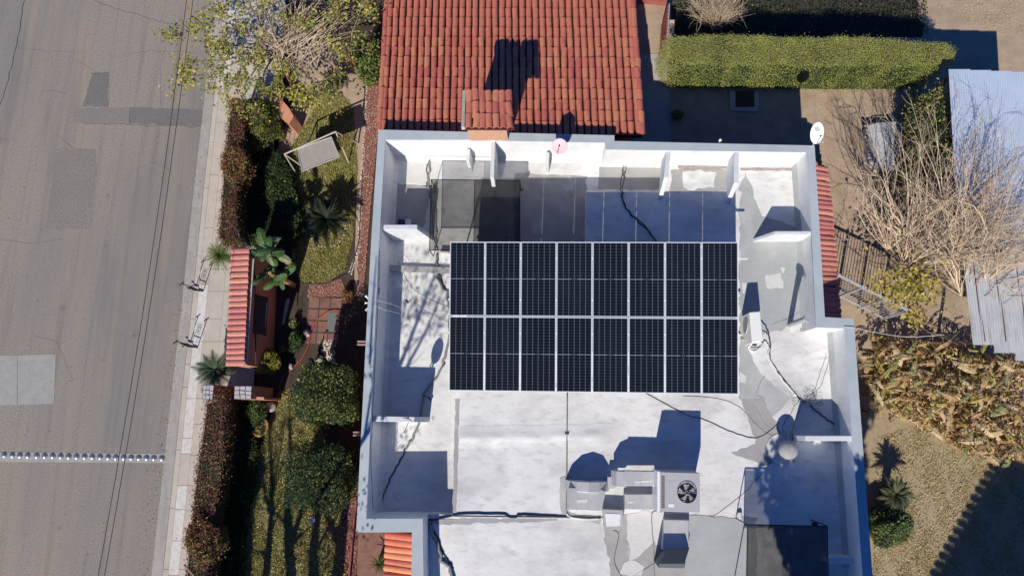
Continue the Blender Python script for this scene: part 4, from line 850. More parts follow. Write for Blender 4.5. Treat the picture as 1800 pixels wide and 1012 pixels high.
# ============================================================ STREET SIDE GARDEN
# wrought iron stands on the sidewalk
def iron_stand(px, py, label):
    base = P(px, py, kz); t = thing('iron_stand', base, label, 'iron stand', 'wrought iron stands at the kerb')
    W2, H2 = .36, .88; c = base
    fx = Vector((.94, -.34, 0))
    for s in (0, 1):
        b = MB(); a = c-fx*W2*(1-s)
        b.bar(a, a+UZ*H2, .026); b.build('post', MT['iron'], t)
        b = MB(); b.bar(a+UZ*H2+Vector((-.10, -.07, 0)), a+UZ*H2+Vector((.07, .07, 0)), .03, .02); b.build('arm', MT['iron'], t)
    b = MB()
    for z in (.04, .30): b.bar(c+UZ*z, c-fx*W2+UZ*z, .022)
    for f_ in (.3, .7): b.bar(c-fx*W2*f_+UZ*.04, c-fx*W2*f_+UZ*H2*.8, .009)
    b.build('crossbar', MT['iron'], t)
    b = MB()
    for zc_, rr in ((.42, .045), (.53, .055), (.63, .04)):
        for sg in (-1, 1):
            b.tube([c-fx*W2*.5+fx*sg*(rr*.6+rr*.6*math.cos(a*.7))+UZ*(zc_+rr*math.sin(a*.7)) for a in range(9)], .006, 4)
    b.build('scrollwork', MT['iron'], t)
    # ladder-like tray leaning over the gutter
    b = MB(); e = Vector((-.30, .02, .10))
    q0, q1 = c+UZ*.02, c-fx*W2+UZ*.02
    b.bar(q0, q0+e*.9, .025); b.bar(q1, q1+e*.9, .025); b.bar(q0+e*.9, q1+e*.9, .025)
    for f_ in (.3, .6): b.bar(q0+e*f_, q1+e*f_, .02)
    for f_ in (.33, .66): b.bar(q0.lerp(q1, f_), q0.lerp(q1, f_)+e*.9, .018)
    b.build('grid', MT['iron'], t)
iron_stand(357, 512, 'black wrought iron stand on the sidewalk, the one nearer the fan shaped grass')
iron_stand(347, 611, 'black wrought iron stand on the sidewalk with scrollwork near the spiky palm')
# hedge walls
def hedge(name, label, poly, z0, z1, n, mats, w, smin=.05, smax=.11, wallpoly=None, cat='hedge', up=.6):
    """leaf shell: poly is the outline of the top in pixels at height z1; leaves hang on top and down the sides"""
    t = thing(name, P(*np.mean(poly, 0), z0), label, cat)
    nt_ = int(n*.6); q = in_poly(poly, nt_); z = z1-np.abs(rng.normal(size=nt_))*.09+rng.normal(size=nt_)*.02; st = rng.random(nt_) < .03; z = z+st*rng.uniform(0, .16, nt_)
    c1 = PA(q, z1); c1[:, 2] = z; c1[:, :2] += rng.normal(size=(nt_, 2))*.03; c1[:, 2] += lump2(c1)*.07
    W = PA(np.array(poly, float), z1); E = []; per = []
    for i in range(len(W)): a, b2 = W[i], W[(i+1) % len(W)]; per.append(np.linalg.norm(b2-a))
    per = np.array(per); m = n-nt_; seg = rng.choice(len(W), m, p=per/per.sum()); tt = rng.uniform(0, 1, (m, 1))
    cs = W[seg]*(1-tt)+W[(seg+1) % len(W)]*tt; cs[:, 2] = rng.uniform(z0, z1, m); cs[:, :2] += rng.normal(size=(m, 2))*.06; dd_ = cs[:, :2]-W.mean(0)[:2]; dd_ /= np.linalg.norm(dd_, axis=1)[:, None]+1e-6; cs[:, :2] += dd_*(lump2(cs)*.10+(rng.random((m, 1))[:, 0] < .05)*rng.uniform(0, .16, m))[:, None]
    me = leaf_mesh('foliage', np.concatenate([c1, cs]), smin, smax, mats, up=up, w=w); o = link('foliage', me, t)
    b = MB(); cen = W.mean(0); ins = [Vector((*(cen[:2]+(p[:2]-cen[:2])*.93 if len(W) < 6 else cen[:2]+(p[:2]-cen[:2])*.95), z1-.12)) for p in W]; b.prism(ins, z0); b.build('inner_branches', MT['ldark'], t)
    return t
HR = [MT['lred'], MT['lrust'], MT['lpink'], MT['lolive'], MT['ldark']]
wallz = 1.35
def wallseg(label, px, zt_, m='salmon', nm='garden_wall'):
    b = MB(); b.prism([P(x, y, zt_) for x, y in px], 0); o = b.build(nm, MT[m]); tag(o, label, 'wall'); return o
wallseg('low salmon street wall under the upper red hedge', [(408,172),(420,172),(412,300),(402,425),(391,425),(400,300)], wallz)
wallseg('low salmon street wall under the lower red hedge', [(372,705),(384,705),(384,800),(366,900),(350,1012),(335,1160),(322,1160),(340,1012),(354,900),(371,800)], wallz)
hedge('red_hedge', 'dusty red leaved hedge on the street wall above the gate', [(404,175),(428,172),(426,240),(422,262),(414,330),(414,395),(424,428),(392,432),(382,420),(388,340),(394,262),(398,230)], 1.0, 1.9, 9000, HR, [.34, .14, .30, .10, .12], .04, .09)
hedge('red_hedge', 'dense red leaved hedge on the street wall below the gate', [(362,700),(396,690),(392,800),(384,850),(374,900),(368,960),(360,1170),(318,1170),(326,1000),(336,900),(344,830),(352,780)], 1.0, 1.9, 16000, HR, [.36, .16, .28, .10, .10], .04, .09)
hedge('rusty_shrub', 'round rust coloured shrub bulging over the upper sidewalk', [(392,268),(404,258),(424,262),(432,280),(428,302),(414,316),(398,312),(388,292)], 1.2, 2.05, 3000, [MT['lrust'], MT['lred'], MT['lolive']], [.5, .3, .2], .05, .1, cat='shrub')
hedge('rusty_shrub', 'rust brown shrub bulging at the bottom of the lower hedge', [(330,925),(350,910),(380,930),(385,960),(370,985),(345,990),(326,960)], 1.2, 2.05, 4000, [MT['lrust'], MT['lred'], MT['lolive']], [.4, .35, .25], .05, .1, cat='shrub')
# tiled gate wall
gw = thing('tiled_gate_wall', P(430, 540, 0), 'salmon gate wall capped by one row of red barrel tiles', 'wall')
zg = 2.45; ga, gb = P(424,440,zg), P(417,640,zg)
b = MB(); pts = [P(412,440,zg-.1), P(441,438,zg-.1), P(431,641,zg-.1), P(403,641,zg-.1)]; b.prism(pts, 0); b.build('wall', MT['salmon'], gw)
gt = barrel_mesh('roof_tile', .70, .115, .10, [MT['terra3']])
for i in range(20):
    y = 441+i*10.35; xl, xr = 408.5-(y-440)*.045, 441-(y-440)*.045
    a, c = P(xr, y, zg+.02), P(xl, y+1, zg-.06); child('roof_tile', gt, gw, jit(frame(a+UZ*.02, c-a, UZ) @ Matrix.Diagonal(((c-a).length/.70, 1.02, 1, 1)), .01))
b = MB(); b.bar(P(446,455,zg-.05), P(432.5,641,zg-.05), .05, .05); b.build('gutter_strip', MT['galv'], gw)
b = MB(); b.bar(P(447,462,zg-.35), P(450,640,zg-.5), .03); b.prism([P(446,516,1.9), P(470,522,1.6), P(466,590,1.6), P(444,584,1.9)], 1.5); b.build('lintel', MT['wood'], gw)
b = MB(); b.prism([P(462,530,1.62), P(470,532,1.62), P(466,575,1.62), P(458,573,1.62)], 1.6); b.build('gate_grille', MT['galv'], gw)
b = MB(); b.prism([P(403,482,.5), P(412,482,.5), P(402,642,.5), P(392,642,.5)], 0); b.build('plinth', MT['concrete'], gw)
# flagstone pillar tops
def pillar(label, px, zt_):
    t = thing('stone_pillar', P(*np.mean(px, 0), 0), label, 'pillar'); b = MB(); b.prism([P(x, y, zt_-.03) for x, y in px], 0); b.build('shaft', MT['salmon'], t)
    b = MB(); b.prism([P(x, y, zt_-.005) for x, y in px], zt_-.03); b.build('mortar_bed', MT['grout'], t)
    A_, B2, C2, D2 = [P(x, y, zt_+.012) for x, y in px]
    cells = [((.03,.03),(.30,.04),(.28,.30),(.03,.34)), ((.34,.04),(.62,.03),(.60,.34),(.32,.30)), ((.66,.03),(.97,.04),(.96,.40),(.64,.36)), ((.03,.39),(.26,.35),(.30,.62),(.03,.66)), ((.31,.36),(.58,.40),(.62,.60),(.35,.63)), ((.64,.41),(.97,.45),(.96,.72),(.67,.64)), ((.03,.70),(.30,.67),(.34,.97),(.03,.97)), ((.35,.68),(.62,.65),(.66,.97),(.38,.97)), ((.67,.69),(.96,.76),(.96,.97),(.70,.97))]
    for c in cells:
        b = MB(); b.prism([A_.lerp(B2, u).lerp(D2.lerp(C2, u), v) for u, v in c], zt_-.01); b.build('flagstone', MT['flag'], t)
pillar('square pillar topped with grey flagstones below the gate wall', [(412,678),(443,678),(442,701),(411,701)], 1.9)
pillar('half hidden flagstone pillar top under the spiky palm', [(357,676),(376,676),(374,702),(355,702)], 1.9)
wallseg('salmon wall running east from the flagstone pillar', [(443,696),(464,698),(464,702),(443,702)], 1.5)
# salmon garden wall piece by the tree
sw = wallseg('curved salmon planter wall between tree and red flowering bush', [(462,152),(480,158),(508,190),(516,205),(508,218),(492,206),(470,170)], 1.0)
wallseg('short salmon wall end behind the young sago palm', [(596,98),(622,100),(622,108),(600,106)], .4)
# ---- fronded plants
def frond_mesh(name, L, droop, lf, nl, mats, w0=.02, flat=.5, seed=0):
    r = np.random.default_rng(seed); b = MB(); pts = []
    for k in range(9): t = k/8; pts.append(Vector((L*t*(1-.12*t), 0, L*(.42*t-droop*t*t))))
    b.tube(pts, [w0*(1-.8*k/8) for k in range(9)], 4, 0)
    for k in range(nl):
        t = .12+.88*k/nl; i = min(int(t*8), 7); p = pts[i].lerp(pts[i+1], t*8-i); l = lf*math.sin(math.pi*min(1, t*.8+.22))*r.uniform(.85, 1.1)
        for s in (-1, 1):
            d = Vector((.62, s*1.0, -flat*r.uniform(.6, 1.3))).normalized()*l; e = Vector((1, -s*.3, 0)).normalized()*w0*.75
            b.add([p-e, p+e, p+d], [(0, 1, 2)], 1 if len(mats) > 1 and r.random() < .3 else 0)
    me = bpy.data.meshes.new(name); me.from_pydata(b.v, [], b.f)
    for m in mats: me.materials.append(m)
    me.polygons.foreach_set('material_index', b.m); me.update(); return me
def fronds(name, label, px, py, zc, R, n, mats, droop=.5, lf=None, tilt=(0, 0), trunk=None, cat='palm', nl=26, emin=-.1, emax=1.0, azr=None, part='frond', w0=.018, dead=None, flat=.5):
    c = P(px, py, zc); t = thing(name, (c.x, c.y, 0), label, cat); mm = [frond_mesh(part, R, droop*f, lf or R*.22, nl, mats, w0, seed=i, flat=flat) for i, f in enumerate((.8, 1, 1.25))]
    for i in range(n):
        az = i*2.399+rng.normal()*.1 if azr is None else rng.uniform(*azr); el = emin+(emax-emin)*(i/n)**.8+rng.normal()*.05
        m = Matrix.Translation(c) @ Matrix.Rotation(az, 4, 'Z') @ Matrix.Rotation(-el, 4, 'Y') @ Matrix.Rotation(rng.normal()*.2, 4, 'X') @ Matrix.Scale(rng.uniform(.8, 1.1)*(1-.25*max(el, 0)/1.2), 4)
        child(part, mm[i % 3], t, m)
    b = MB(); b.tube([(c.x, c.y, 0), (c.x, c.y, zc+.03)], [.16, .13], 10); b.build('trunk', MT['bark'], t)
    return t
fronds('sago_palm', 'large dark sago palm in a ring bed on the lawn', 575, 388, .75, 1.12, 90, [MT['cyc']], .55, .20, nl=34)
fronds('sago_palm', 'young sago palm with upright browning fronds by the garden path', 590, 142, .5, .85, 20, [MT['palmg2'], MT['cyb']], .35, .14, nl=26, azr=None)
fronds('fan_grass', 'bright green fountain grass clump spilling over the sidewalk', 389, 448, 1.1, .80, 120, [MT['fangreen'], MT['lyellow']], .75, .10, nl=12, part='blade_tuft', cat='grass clump', w0=.010, emin=-.3, emax=1.2)
fronds('date_palm', 'blue green spiky palm on the sidewalk below the gate wall', 380, 650, 1.2, 1.0, 40, [MT['palmg'], MT['palmg2']], .45, .30, nl=40, w0=.010, emin=-.2, emax=1.1)
fronds('spiky_palm', 'grey green spiky palm beside the east wall of the house', 1574, 868, .8, .75, 40, [MT['palmg2'], MT['lblue']], .55, .16, nl=26)
fronds('agave', 'small spiky plant near the bottom patio awning', 668, 990, .4, .55, 26, [MT['fangreen']], .35, .05, nl=12, cat='plant', part='blade')
for i, (x, y) in enumerate([(443,790),(438,825),(428,880),(420,905),(452,930)][:4]):
    fronds('lily_clump', ['dark strappy lily clump beside the upper grey rock', 'strappy lily clump with white tips below the grey rock', 'lily clump with a violet flower by the lower hedge', 'green lily clump near the bottom of the lower hedge'][i], x, y, .25, .45, 22, [MT['ldark'], MT['lgreen']], .5, .04, nl=8, cat='plant', part='blade')
fronds('lily_clump', 'bright green lily clump north of the swing corner', 575, 165, .2, .42, 26, [MT['lgreen'], MT['lbright']], .5, .05, nl=8, cat='plant', part='blade')
fronds('lily_clump', 'leafy lily clump beside the red flowering bush', 478, 292, .3, .5, 26, [MT['lbright'], MT['lgreen']], .5, .06, nl=8, cat='plant', part='blade')
fronds('lily_clump', 'green strappy clump below the salmon planter wall', 490, 240, .3, .42, 22, [MT['lgreen'], MT['lbright']], .5, .05, nl=8, cat='plant', part='blade')
# ring of stones round the sago palm
ring = thing('stone_ring', P(575, 400, 0), 'ring of small edging stones round the large sago palm', 'stones')
def rock_mesh(name, m, seed, sub=2):
    bm = bmesh.new(); bmesh.ops.create_icosphere(bm, subdivisions=sub, radius=1); r = np.random.default_rng(seed); pl = [(Vector(r.normal(size=3)).normalized(), r.uniform(.55, .9)) for _ in range(9)]
    for v in bm.verts:
        for n_, d in pl:
            k = v.co.dot(n_)-d
            if k > 0: v.co -= n_*k
    me = bpy.data.meshes.new(name); bm.to_mesh(me); bm.free(); me.materials.append(m); return me
rk = [rock_mesh('stone', MT['rock'], s, 1) for s in range(3)]
cr_ = P(577, 402, .02)
for k in range(34):
    a = k*2*math.pi/34; s = rng.uniform(.05, .075); child('stone', rk[k % 3], ring, Matrix.Translation((cr_.x+.68*math.cos(a), cr_.y+.72*math.sin(a), .04)) @ Matrix.Rotation(rng.uniform(0, 6), 4, 'Z') @ Matrix.Scale(s, 4))
rb = [rock_mesh('garden_rock', MT['rock'], s+5, 3) for s in range(4)]
for i, (x, y, s, lab) in enumerate([(472,713,.30,'large grey angular rock beside the lawn edge'), (436,769,.34,'flat grey rock below the straw planter'), (540,585,.16,'brown round rock beside the heron figures'), (562,633,.20,'reddish rock at the foot of the heron figures'), (512,643,.14,'small grey rock beside the yellow green shrub')]):
    o = bpy.data.objects.new('garden_rock', rb[i % 4]); C.objects.link(o); o.location = P(x, y, .12); o.scale = (s*1.1, s*.85, s*.7); o.rotation_euler = (.2, .1, i*1.3); tag(o, lab, 'rock')
small('white_globe', 'white round garden globe beside the clipped yew', 'garden globe', 526, 668, .2, lambda b, p: (dome(b, .10, .10, 14, 4, tuple(p)), b.disc(p-UZ*.12, .08, .12, 12)), 'white')
pl = thing('straw_planter', P(455, 748, 0), 'round planter with a yellow straw rim among rocks', 'planter'); c = P(456, 750, .35)
b = MB(); b.tube([c+Vector((.3*math.cos(k*.262), .3*math.sin(k*.262), 0)) for k in range(25)], .05, 6); b.build('rim', MT['gold'], pl); b = MB(); b.disc((c.x, c.y, 0), .29, .33, 22); b.build('pot', MT['bark'], pl)
o = link('dry_plant', leaf_mesh('dry_plant', np.array(c)+rng.normal(size=(350, 3))*(.14, .14, .06), .04, .12, [MT['dryy'], MT['dry'], MT['lgreen']]), pl); o['kind'] = 'stuff'
# heron figures
def heron(label, px, py, lean):
    c = P(px, py, 0); t = thing('heron_figure', c, label, 'statue', 'dark heron figures on the tiled path')
    b = MB(); b.tube([c+Vector((0, -.06, .38)), c+Vector((0, 0, .42)), c+Vector((0, .08, .5)), c+Vector((0, .16, .58))], [.03, .10, .09, .035], 10); b.build('body', MT['iron'], t, smooth=True)
    b = MB(); b.tube([c+Vector((0, .14, .56)), c+Vector((lean*.4, .12, .70)), c+Vector((-lean*.2, .10, .82)), c+Vector((lean*.4, .10, .95)), c+Vector((lean*1.4, .14, .96)), c+Vector((lean*2.4, .16, .90))], [.035, .022, .02, .022, .03, .008], 8); b.build('neck', MT['iron'], t, smooth=True)
    for s in (-.035, .035): b = MB(); b.tube([c+Vector((s, 0, 0)), c+Vector((s, 0, .40))], .011, 6); b.build('leg', MT['iron'], t)
heron('dark metal heron figure with a raised straight neck', 556, 640, .06); heron('dark metal heron figure with a hooked neck', 578, 638, -.05)
# tiled path with pavers and hose
pa = MB(); pa.prism([P(x, y, .012) for x, y in ((543,521),(602,523),(594,606),(536,604))], 0); pth = tag(pa.build('tiled_path', MT['grout']), kind='structure')
qa, qb, qc, qd = [P(x, y, .028) for x, y in ((543,521),(602,523),(594,606),(536,604))]
for r in range(4):
    for c in range(3):
        g_ = .015; u0, u1, v0, v1 = c/3+g_, (c+1)/3-g_, r/4+g_, (r+1)/4-g_; b = MB()
        b.prism([qa.lerp(qb, u).lerp(qd.lerp(qc, u), v) for u, v in ((u0, v0), (u1, v0), (u1, v1), (u0, v1))], .012); b.build('paver', MT['paver'], pth)
tag(sheet('floor_mat', [(577,549),(592,549),(589,582),(575,582)], .034, MT['matgrey']), 'grey rectangular mat lying on the tiled path', 'mat')
cable('garden_hose', 'red garden hose curling over the tiled path', [(600,545,.04),(580,546,.04),(560,560,.04),(548,578,.04),(542,605,.04),(530,630,.04),(512,648,.04),(498,662,.04),(492,680,.04),(500,695,.04),(512,694,.04)], .02, 'hose')
sheetb = wallseg('narrow pale concrete strip running through the shaded garden', [(503,525),(509,525),(499,570),(495,570)], .05, 'concrete', 'concrete_strip')
# round red and clipped shrubs
def blob(name, label, px, py, rx, ry, zc, rz, n, mats, w, smin=.04, smax=.10, cat='shrub', trunkh=None, box=False, up=.6, core=True):
    c = P(px, py, zc); t = thing(name, (c.x, c.y, 0), label, cat); u = rng.normal(size=(n, 3)); u /= np.linalg.norm(u, axis=1)[:, None]
    if box: u /= (np.abs(u)**6).sum(1)[:, None]**(1/6)
    # lumpy surface
    k = rng.normal(size=(12, 3))*1.3; lump = 1+.16*np.sin((u @ k.T)*2.6).sum(1)/3.2+(rng.random(n) < .06)*rng.uniform(0, .22, n)
    r = (1-np.abs(rng.normal(size=n))*.16)[:, None]*lump[:, None]; cc = np.array(c)+u*r*np.array([rx, ry, rz]); cc = cc[cc[:, 2] > .03]
    link('foliage', leaf_mesh('foliage', cc, smin, smax, mats, up=up, w=w), t)
    b = MB(); b.tube([(c.x, c.y, 0), (c.x, c.y, zc)], [.07, .04], 7); b.build('trunk', MT['bark'], t)
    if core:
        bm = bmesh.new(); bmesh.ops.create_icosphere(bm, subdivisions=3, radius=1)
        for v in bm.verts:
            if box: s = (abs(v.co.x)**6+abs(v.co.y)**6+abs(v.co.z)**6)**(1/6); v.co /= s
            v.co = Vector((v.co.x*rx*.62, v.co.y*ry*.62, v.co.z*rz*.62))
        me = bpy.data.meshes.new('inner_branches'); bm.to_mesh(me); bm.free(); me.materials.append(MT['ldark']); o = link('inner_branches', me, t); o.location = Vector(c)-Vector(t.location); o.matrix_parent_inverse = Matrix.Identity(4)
    return t
blob('clipped_yew', 'large squarish clipped shrub with golden top near the globe', 581, 693, .84, .92, 1.35, 1.3, 17000, [MT['ldark'], MT['lgreen'], MT['lolive'], MT['lgold']], [.66, .16, .10, .08], .05, .11, box=True)  # leaf mix darkened to paint in more shade
blob('clipped_yew', 'large squarish dark clipped shrub beside the lower lawn', 570, 838, .96, .94, 1.15, 1.15, 16000, [MT['ldark'], MT['lgreen'], MT['lolive']], [.80, .13, .07], .05, .11, box=True)  # mostly dark leaves, shade put into the colour mix
blob('golden_shrub', 'small yellow green shrub at the foot of the gate wall', 469, 636, .50, .40, .8, .45, 5000, [MT['lgold'], MT['lolive'], MT['lgreen']], [.55, .25, .2], .04, .09)
blob('flowering_bush', 'mixed green and reddish bush with red flowers by the street', 458, 218, .80, .95, 1.0, .75, 13000, [MT['lolive'], MT['ldark'], MT['lred'], MT['lgreen'], MT['flower']], [.36, .25, .18, .19, .02], .04, .09)
blob('orange_shrub', 'small orange brown shrub beside the tiled path', 611, 519, .22, .26, .25, .25, 900, [MT['lrust'], MT['dry']], [.7, .3], .04, .08)
blob('weed_clump', 'small bright green weed clump in the house shadow', 1190, 203, .22, .18, .25, .18, 300, [MT['lbright'], MT['lgreen']], [.6, .4], .06, .12, core=False)
blob('leafy_bush', 'tall bright green bamboo like bush beside the tiled wing', 648, 108, .45, .85, 1.0, .75, 7000, [MT['lbright'], MT['lgreen'], MT['lolive']], [.4, .3, .3], .06, .16, up=.2)
blob('leafy_bush', 'pale green leafy bush against the southeast house wall', 1560, 925, .75, .62, .55, .5, 8000, [MT['lbright'], MT['lgreen'], MT['lblue'], MT['lbrown']], [.32, .28, .25, .15], .06, .13)
blob('leafy_bush', 'loose green shrub beside the flagstone pillar', 452, 722, .32, .5, .5, .4, 2200, [MT['lgreen'], MT['lbright'], MT['ldark']], [.5, .2, .3], .05, .1)
blob('leafy_bush', 'dark bush in the shade below the clipped shrubs', 520, 600, .25, .4, .3, .3, 1200, [MT['ldark'], MT['lgreen'], MT['lbright']], [.6, .3, .1], .05, .1)
for i, (x, y) in enumerate(((515,570),(497,612))): blob('seedling', ['small pale green plant in the dark bed', 'small pale green plant by the red gravel heap'][i], x, y, .14, .14, .3, .12, 120, [MT['bpale'], MT['lgreen']], None, .07, .13, cat='plant', core=False)
# broad leaved banana plants
def banana_leaf(name, L, W, mats, seed, tatter=.3, droop=.55):
    r = np.random.default_rng(seed); b = MB(); K = 16; pts = [Vector((L*t*(1-.18*t), 0, L*(.45*t-droop*t*t))) for t in np.linspace(0, 1, K+1)]
    b.tube(pts, [.018*(1-.7*k/K) for k in range(K+1)], 4, 1)
    for s in (-1, 1):
        dz = 0
        for k in range(1, K):
            t = k/K; w_ = W*.5*math.sin(math.pi*min(1, t*.93+.04))**.6
            if r.random() < tatter: dz = r.uniform(-.6, .1)
            if r.random() < tatter*.25: continue
            a, c = pts[k], pts[k+1] if k+1 <= K else pts[K]; w2 = W*.5*math.sin(math.pi*min(1, (t+1/K)*.93+.04))**.6; gp_ = .0 if r.random() > tatter else .25
            d1 = Vector((.12*w_, s*w_, -w_*(.28-dz*.6)+r.normal()*.01)); d2 = Vector((.12*w2, s*w2, -w2*(.28-dz*.6)))
            b.add([a, a.lerp(c, 1-gp_), a.lerp(c, 1-gp_)+d2*r.uniform(.8, 1.05), a+d1*r.uniform(.85, 1.05)], [(0,1,2,3)] if s > 0 else [(3,2,1,0)], 0)
    me = bpy.data.meshes.new(name); me.from_pydata(b.v, [], b.f)
    for m in mats: me.materials.append(m)
    me.polygons.foreach_set('material_index', b.m); me.update(); return me
LG = [banana_leaf('leaf', 1.15, .42, [MT['bgreen'], MT['bpale']], s, .06, .45) for s in range(2)]
LP = [banana_leaf('leaf', 1.15, .36, [MT['bpale'], MT['bpale']], s+4, .25, .5) for s in range(2)]
LD = [banana_leaf('leaf', 1.2, .27, [MT[m], MT['dryl']], s+9, .75, d) for s, (m, d) in enumerate([('dry', .75), ('dryl', .65), ('dryy', .55), ('dry', .95), ('lbrown', .8), ('dryl', .9)])]
LY = [banana_leaf('leaf', 1.2, .27, [MT[m], MT['dryy']], s+19, .6, .6) for s, m in enumerate(('lolive', 'bpale', 'dryy'))]
def banana(label, px, py, zc, meshes, n, emin, emax, smin=.7, smax=1.15, az=None, name='banana_plant', spread=.15):
    c = P(px, py, zc); t = thing(name, (c.x, c.y, 0), label, 'banana plant')
    for i in range(n):
        a = (i*2.399+rng.normal()*.25) if az is None else rng.uniform(*az)
        m = Matrix.Translation(c+Vector((rng.normal()*spread, rng.normal()*spread, rng.uniform(-.5, .1)*min(1, zc)))) @ Matrix.Rotation(a, 4, 'Z') @ Matrix.Rotation(-rng.uniform(emin, emax), 4, 'Y') @ Matrix.Rotation(rng.normal()*.35, 4, 'X') @ Matrix.Scale(rng.uniform(smin, smax), 4)
        child('leaf', meshes[i % len(meshes)], t, m)
    b = MB(); b.tube([(c.x, c.y, 0), (c.x+.03, c.y, zc*.5), (c.x, c.y, zc)], [.12, .10, .06], 8); b.build('stem', MT['dry'], t)
banana('big leaved green plant, its leaves spreading over the gate wall end', 470, 440, 2.5, LG+LP[:1], 15, -.35, .7, .5, .85)
banana('big leaved green plant beside the gate wall, lower one', 474, 480, 2.2, LG, 13, -.4, .6, .45, .8)
bl = ['dry banana plant nearest the stepped corner of the house', 'withered banana plant below the yellow leaved branches', 'half green banana plant in the middle of the dry clump', 'withered banana plant near the shed roof corner', 'dry banana plant near the right edge above the rest', 'drooping brown banana plant at the lower left of the clump', 'tan banana plant in the middle of the lower row', 'large withered banana plant at the lower right of the clump', 'curled dry banana plant at the right edge above the dark shadow', 'banana plant with some green leaves at the clump centre', 'dry banana plant close beside the east wall', 'tall withered banana plant right of centre in the clump']
bp = [(1570,650),(1615,620),(1655,665),(1715,640),(1770,655),(1580,700),(1640,715),(1712,745),(1775,775),(1690,690),(1545,665),(1745,700)]
for i, (x, y) in enumerate(bp):
    ms = LD+LY[:2] if i % 3 else LD+LY; banana(bl[i], x, y, [1.1, 1.2, 1.4, 1.1, 1.2, .7, .9, 1.2, 1.0, 1.4, .8, 1.3][i], ms, 26, -.8, .7, .3, .9, spread=.4)
# dead leaves lying under the bananas
qd_ = in_poly([(1530,590),(1640,600),(1800,640),(1820,810),(1700,800),(1650,770),(1560,720)], 7000); cdl = PA(qd_, rng.uniform(.03, .8, len(qd_)))
tag(link('dead_leaf_litter', leaf_mesh('dead_leaf_litter', cdl, .06, .22, [MT['dry'], MT['dryl'], MT['lbrown'], MT['dryy']], w=[.35, .25, .25, .15], aspect=.4)), 'crumpled dead leaves heaped under the banana plants', 'leaf litter', kind='stuff')
# ---- swing
swg = thing('garden_swing', P(570, 270, 0), 'beige steel garden swing with a flat grey canopy', 'garden swing')
zs_ = 1.75; tA, tB = P(500,271,zs_), P(590,231.5,zs_); fA, fB = P(521,305,.02), P(613,286,.02)
b = MB(); b.tube([tA, tB], .03, 8); b.build('top_bar', MT['beige'], swg)
back = Vector((-.25, .9, 0))
for t_, f_ in ((tA, fA), (tB, fB)):
    for k, q in enumerate((f_, Vector((t_.x*2-f_.x+.35, t_.y*2-f_.y-.25, .02)))):
        b = MB(); b.tube([t_, q], .028, 8); b.build('leg', MT['beige'], swg)
cp = [P(523,262.5,zs_-.02), P(582.6,241,zs_-.02), P(596.7,276,zs_-.12), P(531.5,301,zs_-.12)]
b = MB(); b.add(cp+[v-UZ*.02 for v in cp], [(0,3,2,1),(4,5,6,7),(0,1,5,4),(1,2,6,5),(2,3,7,6),(3,0,4,7)]); b.build('canopy', MT['tarp'], swg)
for k in range(4): b = MB(); b.tube([cp[k]+UZ*.012, cp[(k+1) % 4]+UZ*.012], .018, 6); b.build('canopy_frame', MT['galv'], swg)
st_ = [v.copy() for v in cp]; cen = sum(st_, Vector())/4; sv = [Vector((cen.x-.38+(v.x-cen.x)*.75, cen.y+.42+(v.y-cen.y)*.55, .45)) for v in st_]
b = MB(); b.add(sv+[v-UZ*.06 for v in sv], [(0,3,2,1),(4,5,6,7),(0,1,5,4),(1,2,6,5),(2,3,7,6),(3,0,4,7)]); b.build('seat', MT['wood'], swg)
b = MB(); bk = (sv[0], sv[1]); b.add([bk[0], bk[1], bk[1]+Vector((.08, .15, .5)), bk[0]+Vector((.08, .15, .5))], [(0,1,2,3)]); b.build('backrest', MT['wood'], swg)
for k in (0, 1, 2, 3): b = MB(); b.bar(sv[k], cp[k].lerp(cen, .1)-UZ*.02, .012); b.build('hanger', MT['iron'], swg)
# ============================================================ TREES
def grow(b, p, d, L, r, depth, tips, spread=.5, up=.1, kids=(2, 4), shrink=.7, mi=0, n=5, bend=.15, last=0):
    pts = [p]; q = p; dd = d.normalized(); K = 4
    for k in range(K):
        dd = (dd+Vector(rng.normal(size=3))*bend*.5+UZ*up*.3).normalized(); q = q+dd*L/K; pts.append(q)
    b.tube(pts, [r*(1-.45*k/K) for k in range(K+1)], n if depth > 1 else 4, mi, cap=False)
    if depth <= last: tips += [(pts[2], dd), (pts[3], dd), (q, dd)]; return
    for k in range(rng.integers(*kids)):
        a = pts[rng.integers(2, K+1)]; nd = (dd+Vector(rng.normal(size=3))*spread+UZ*up).normalized()
        grow(b, a, nd, L*shrink*rng.uniform(.8, 1.15), r*.55, depth-1, tips, spread, up, kids, shrink, mi, n, bend, last)
DS = [MT['ldark'], MT['lgreen'], MT['lolive']]
hedge('shade_shrub', 'shrubbery darkened for the shade between the red hedge and the swing lawn', [(446,262),(492,268),(508,305),(522,350),(520,410),(500,432),(455,440),(432,420),(436,330)], 0, .55, 9000, DS, [.8, .17, .03], .06, .13, cat='shrub')  # dark leaves added to paint the shade thrown by wall and plants
hedge('shade_shrub', 'low shrubbery added dark for the shade inside the lower street wall', [(408,700),(440,705),(446,790),(436,860),(424,940),(412,1100),(380,1100),(385,960),(398,850),(408,780)], 0, .45, 9000, DS, [.8, .17, .03], .06, .13, cat='shrub')  # added dark foliage stands in for the street wall's shaded side
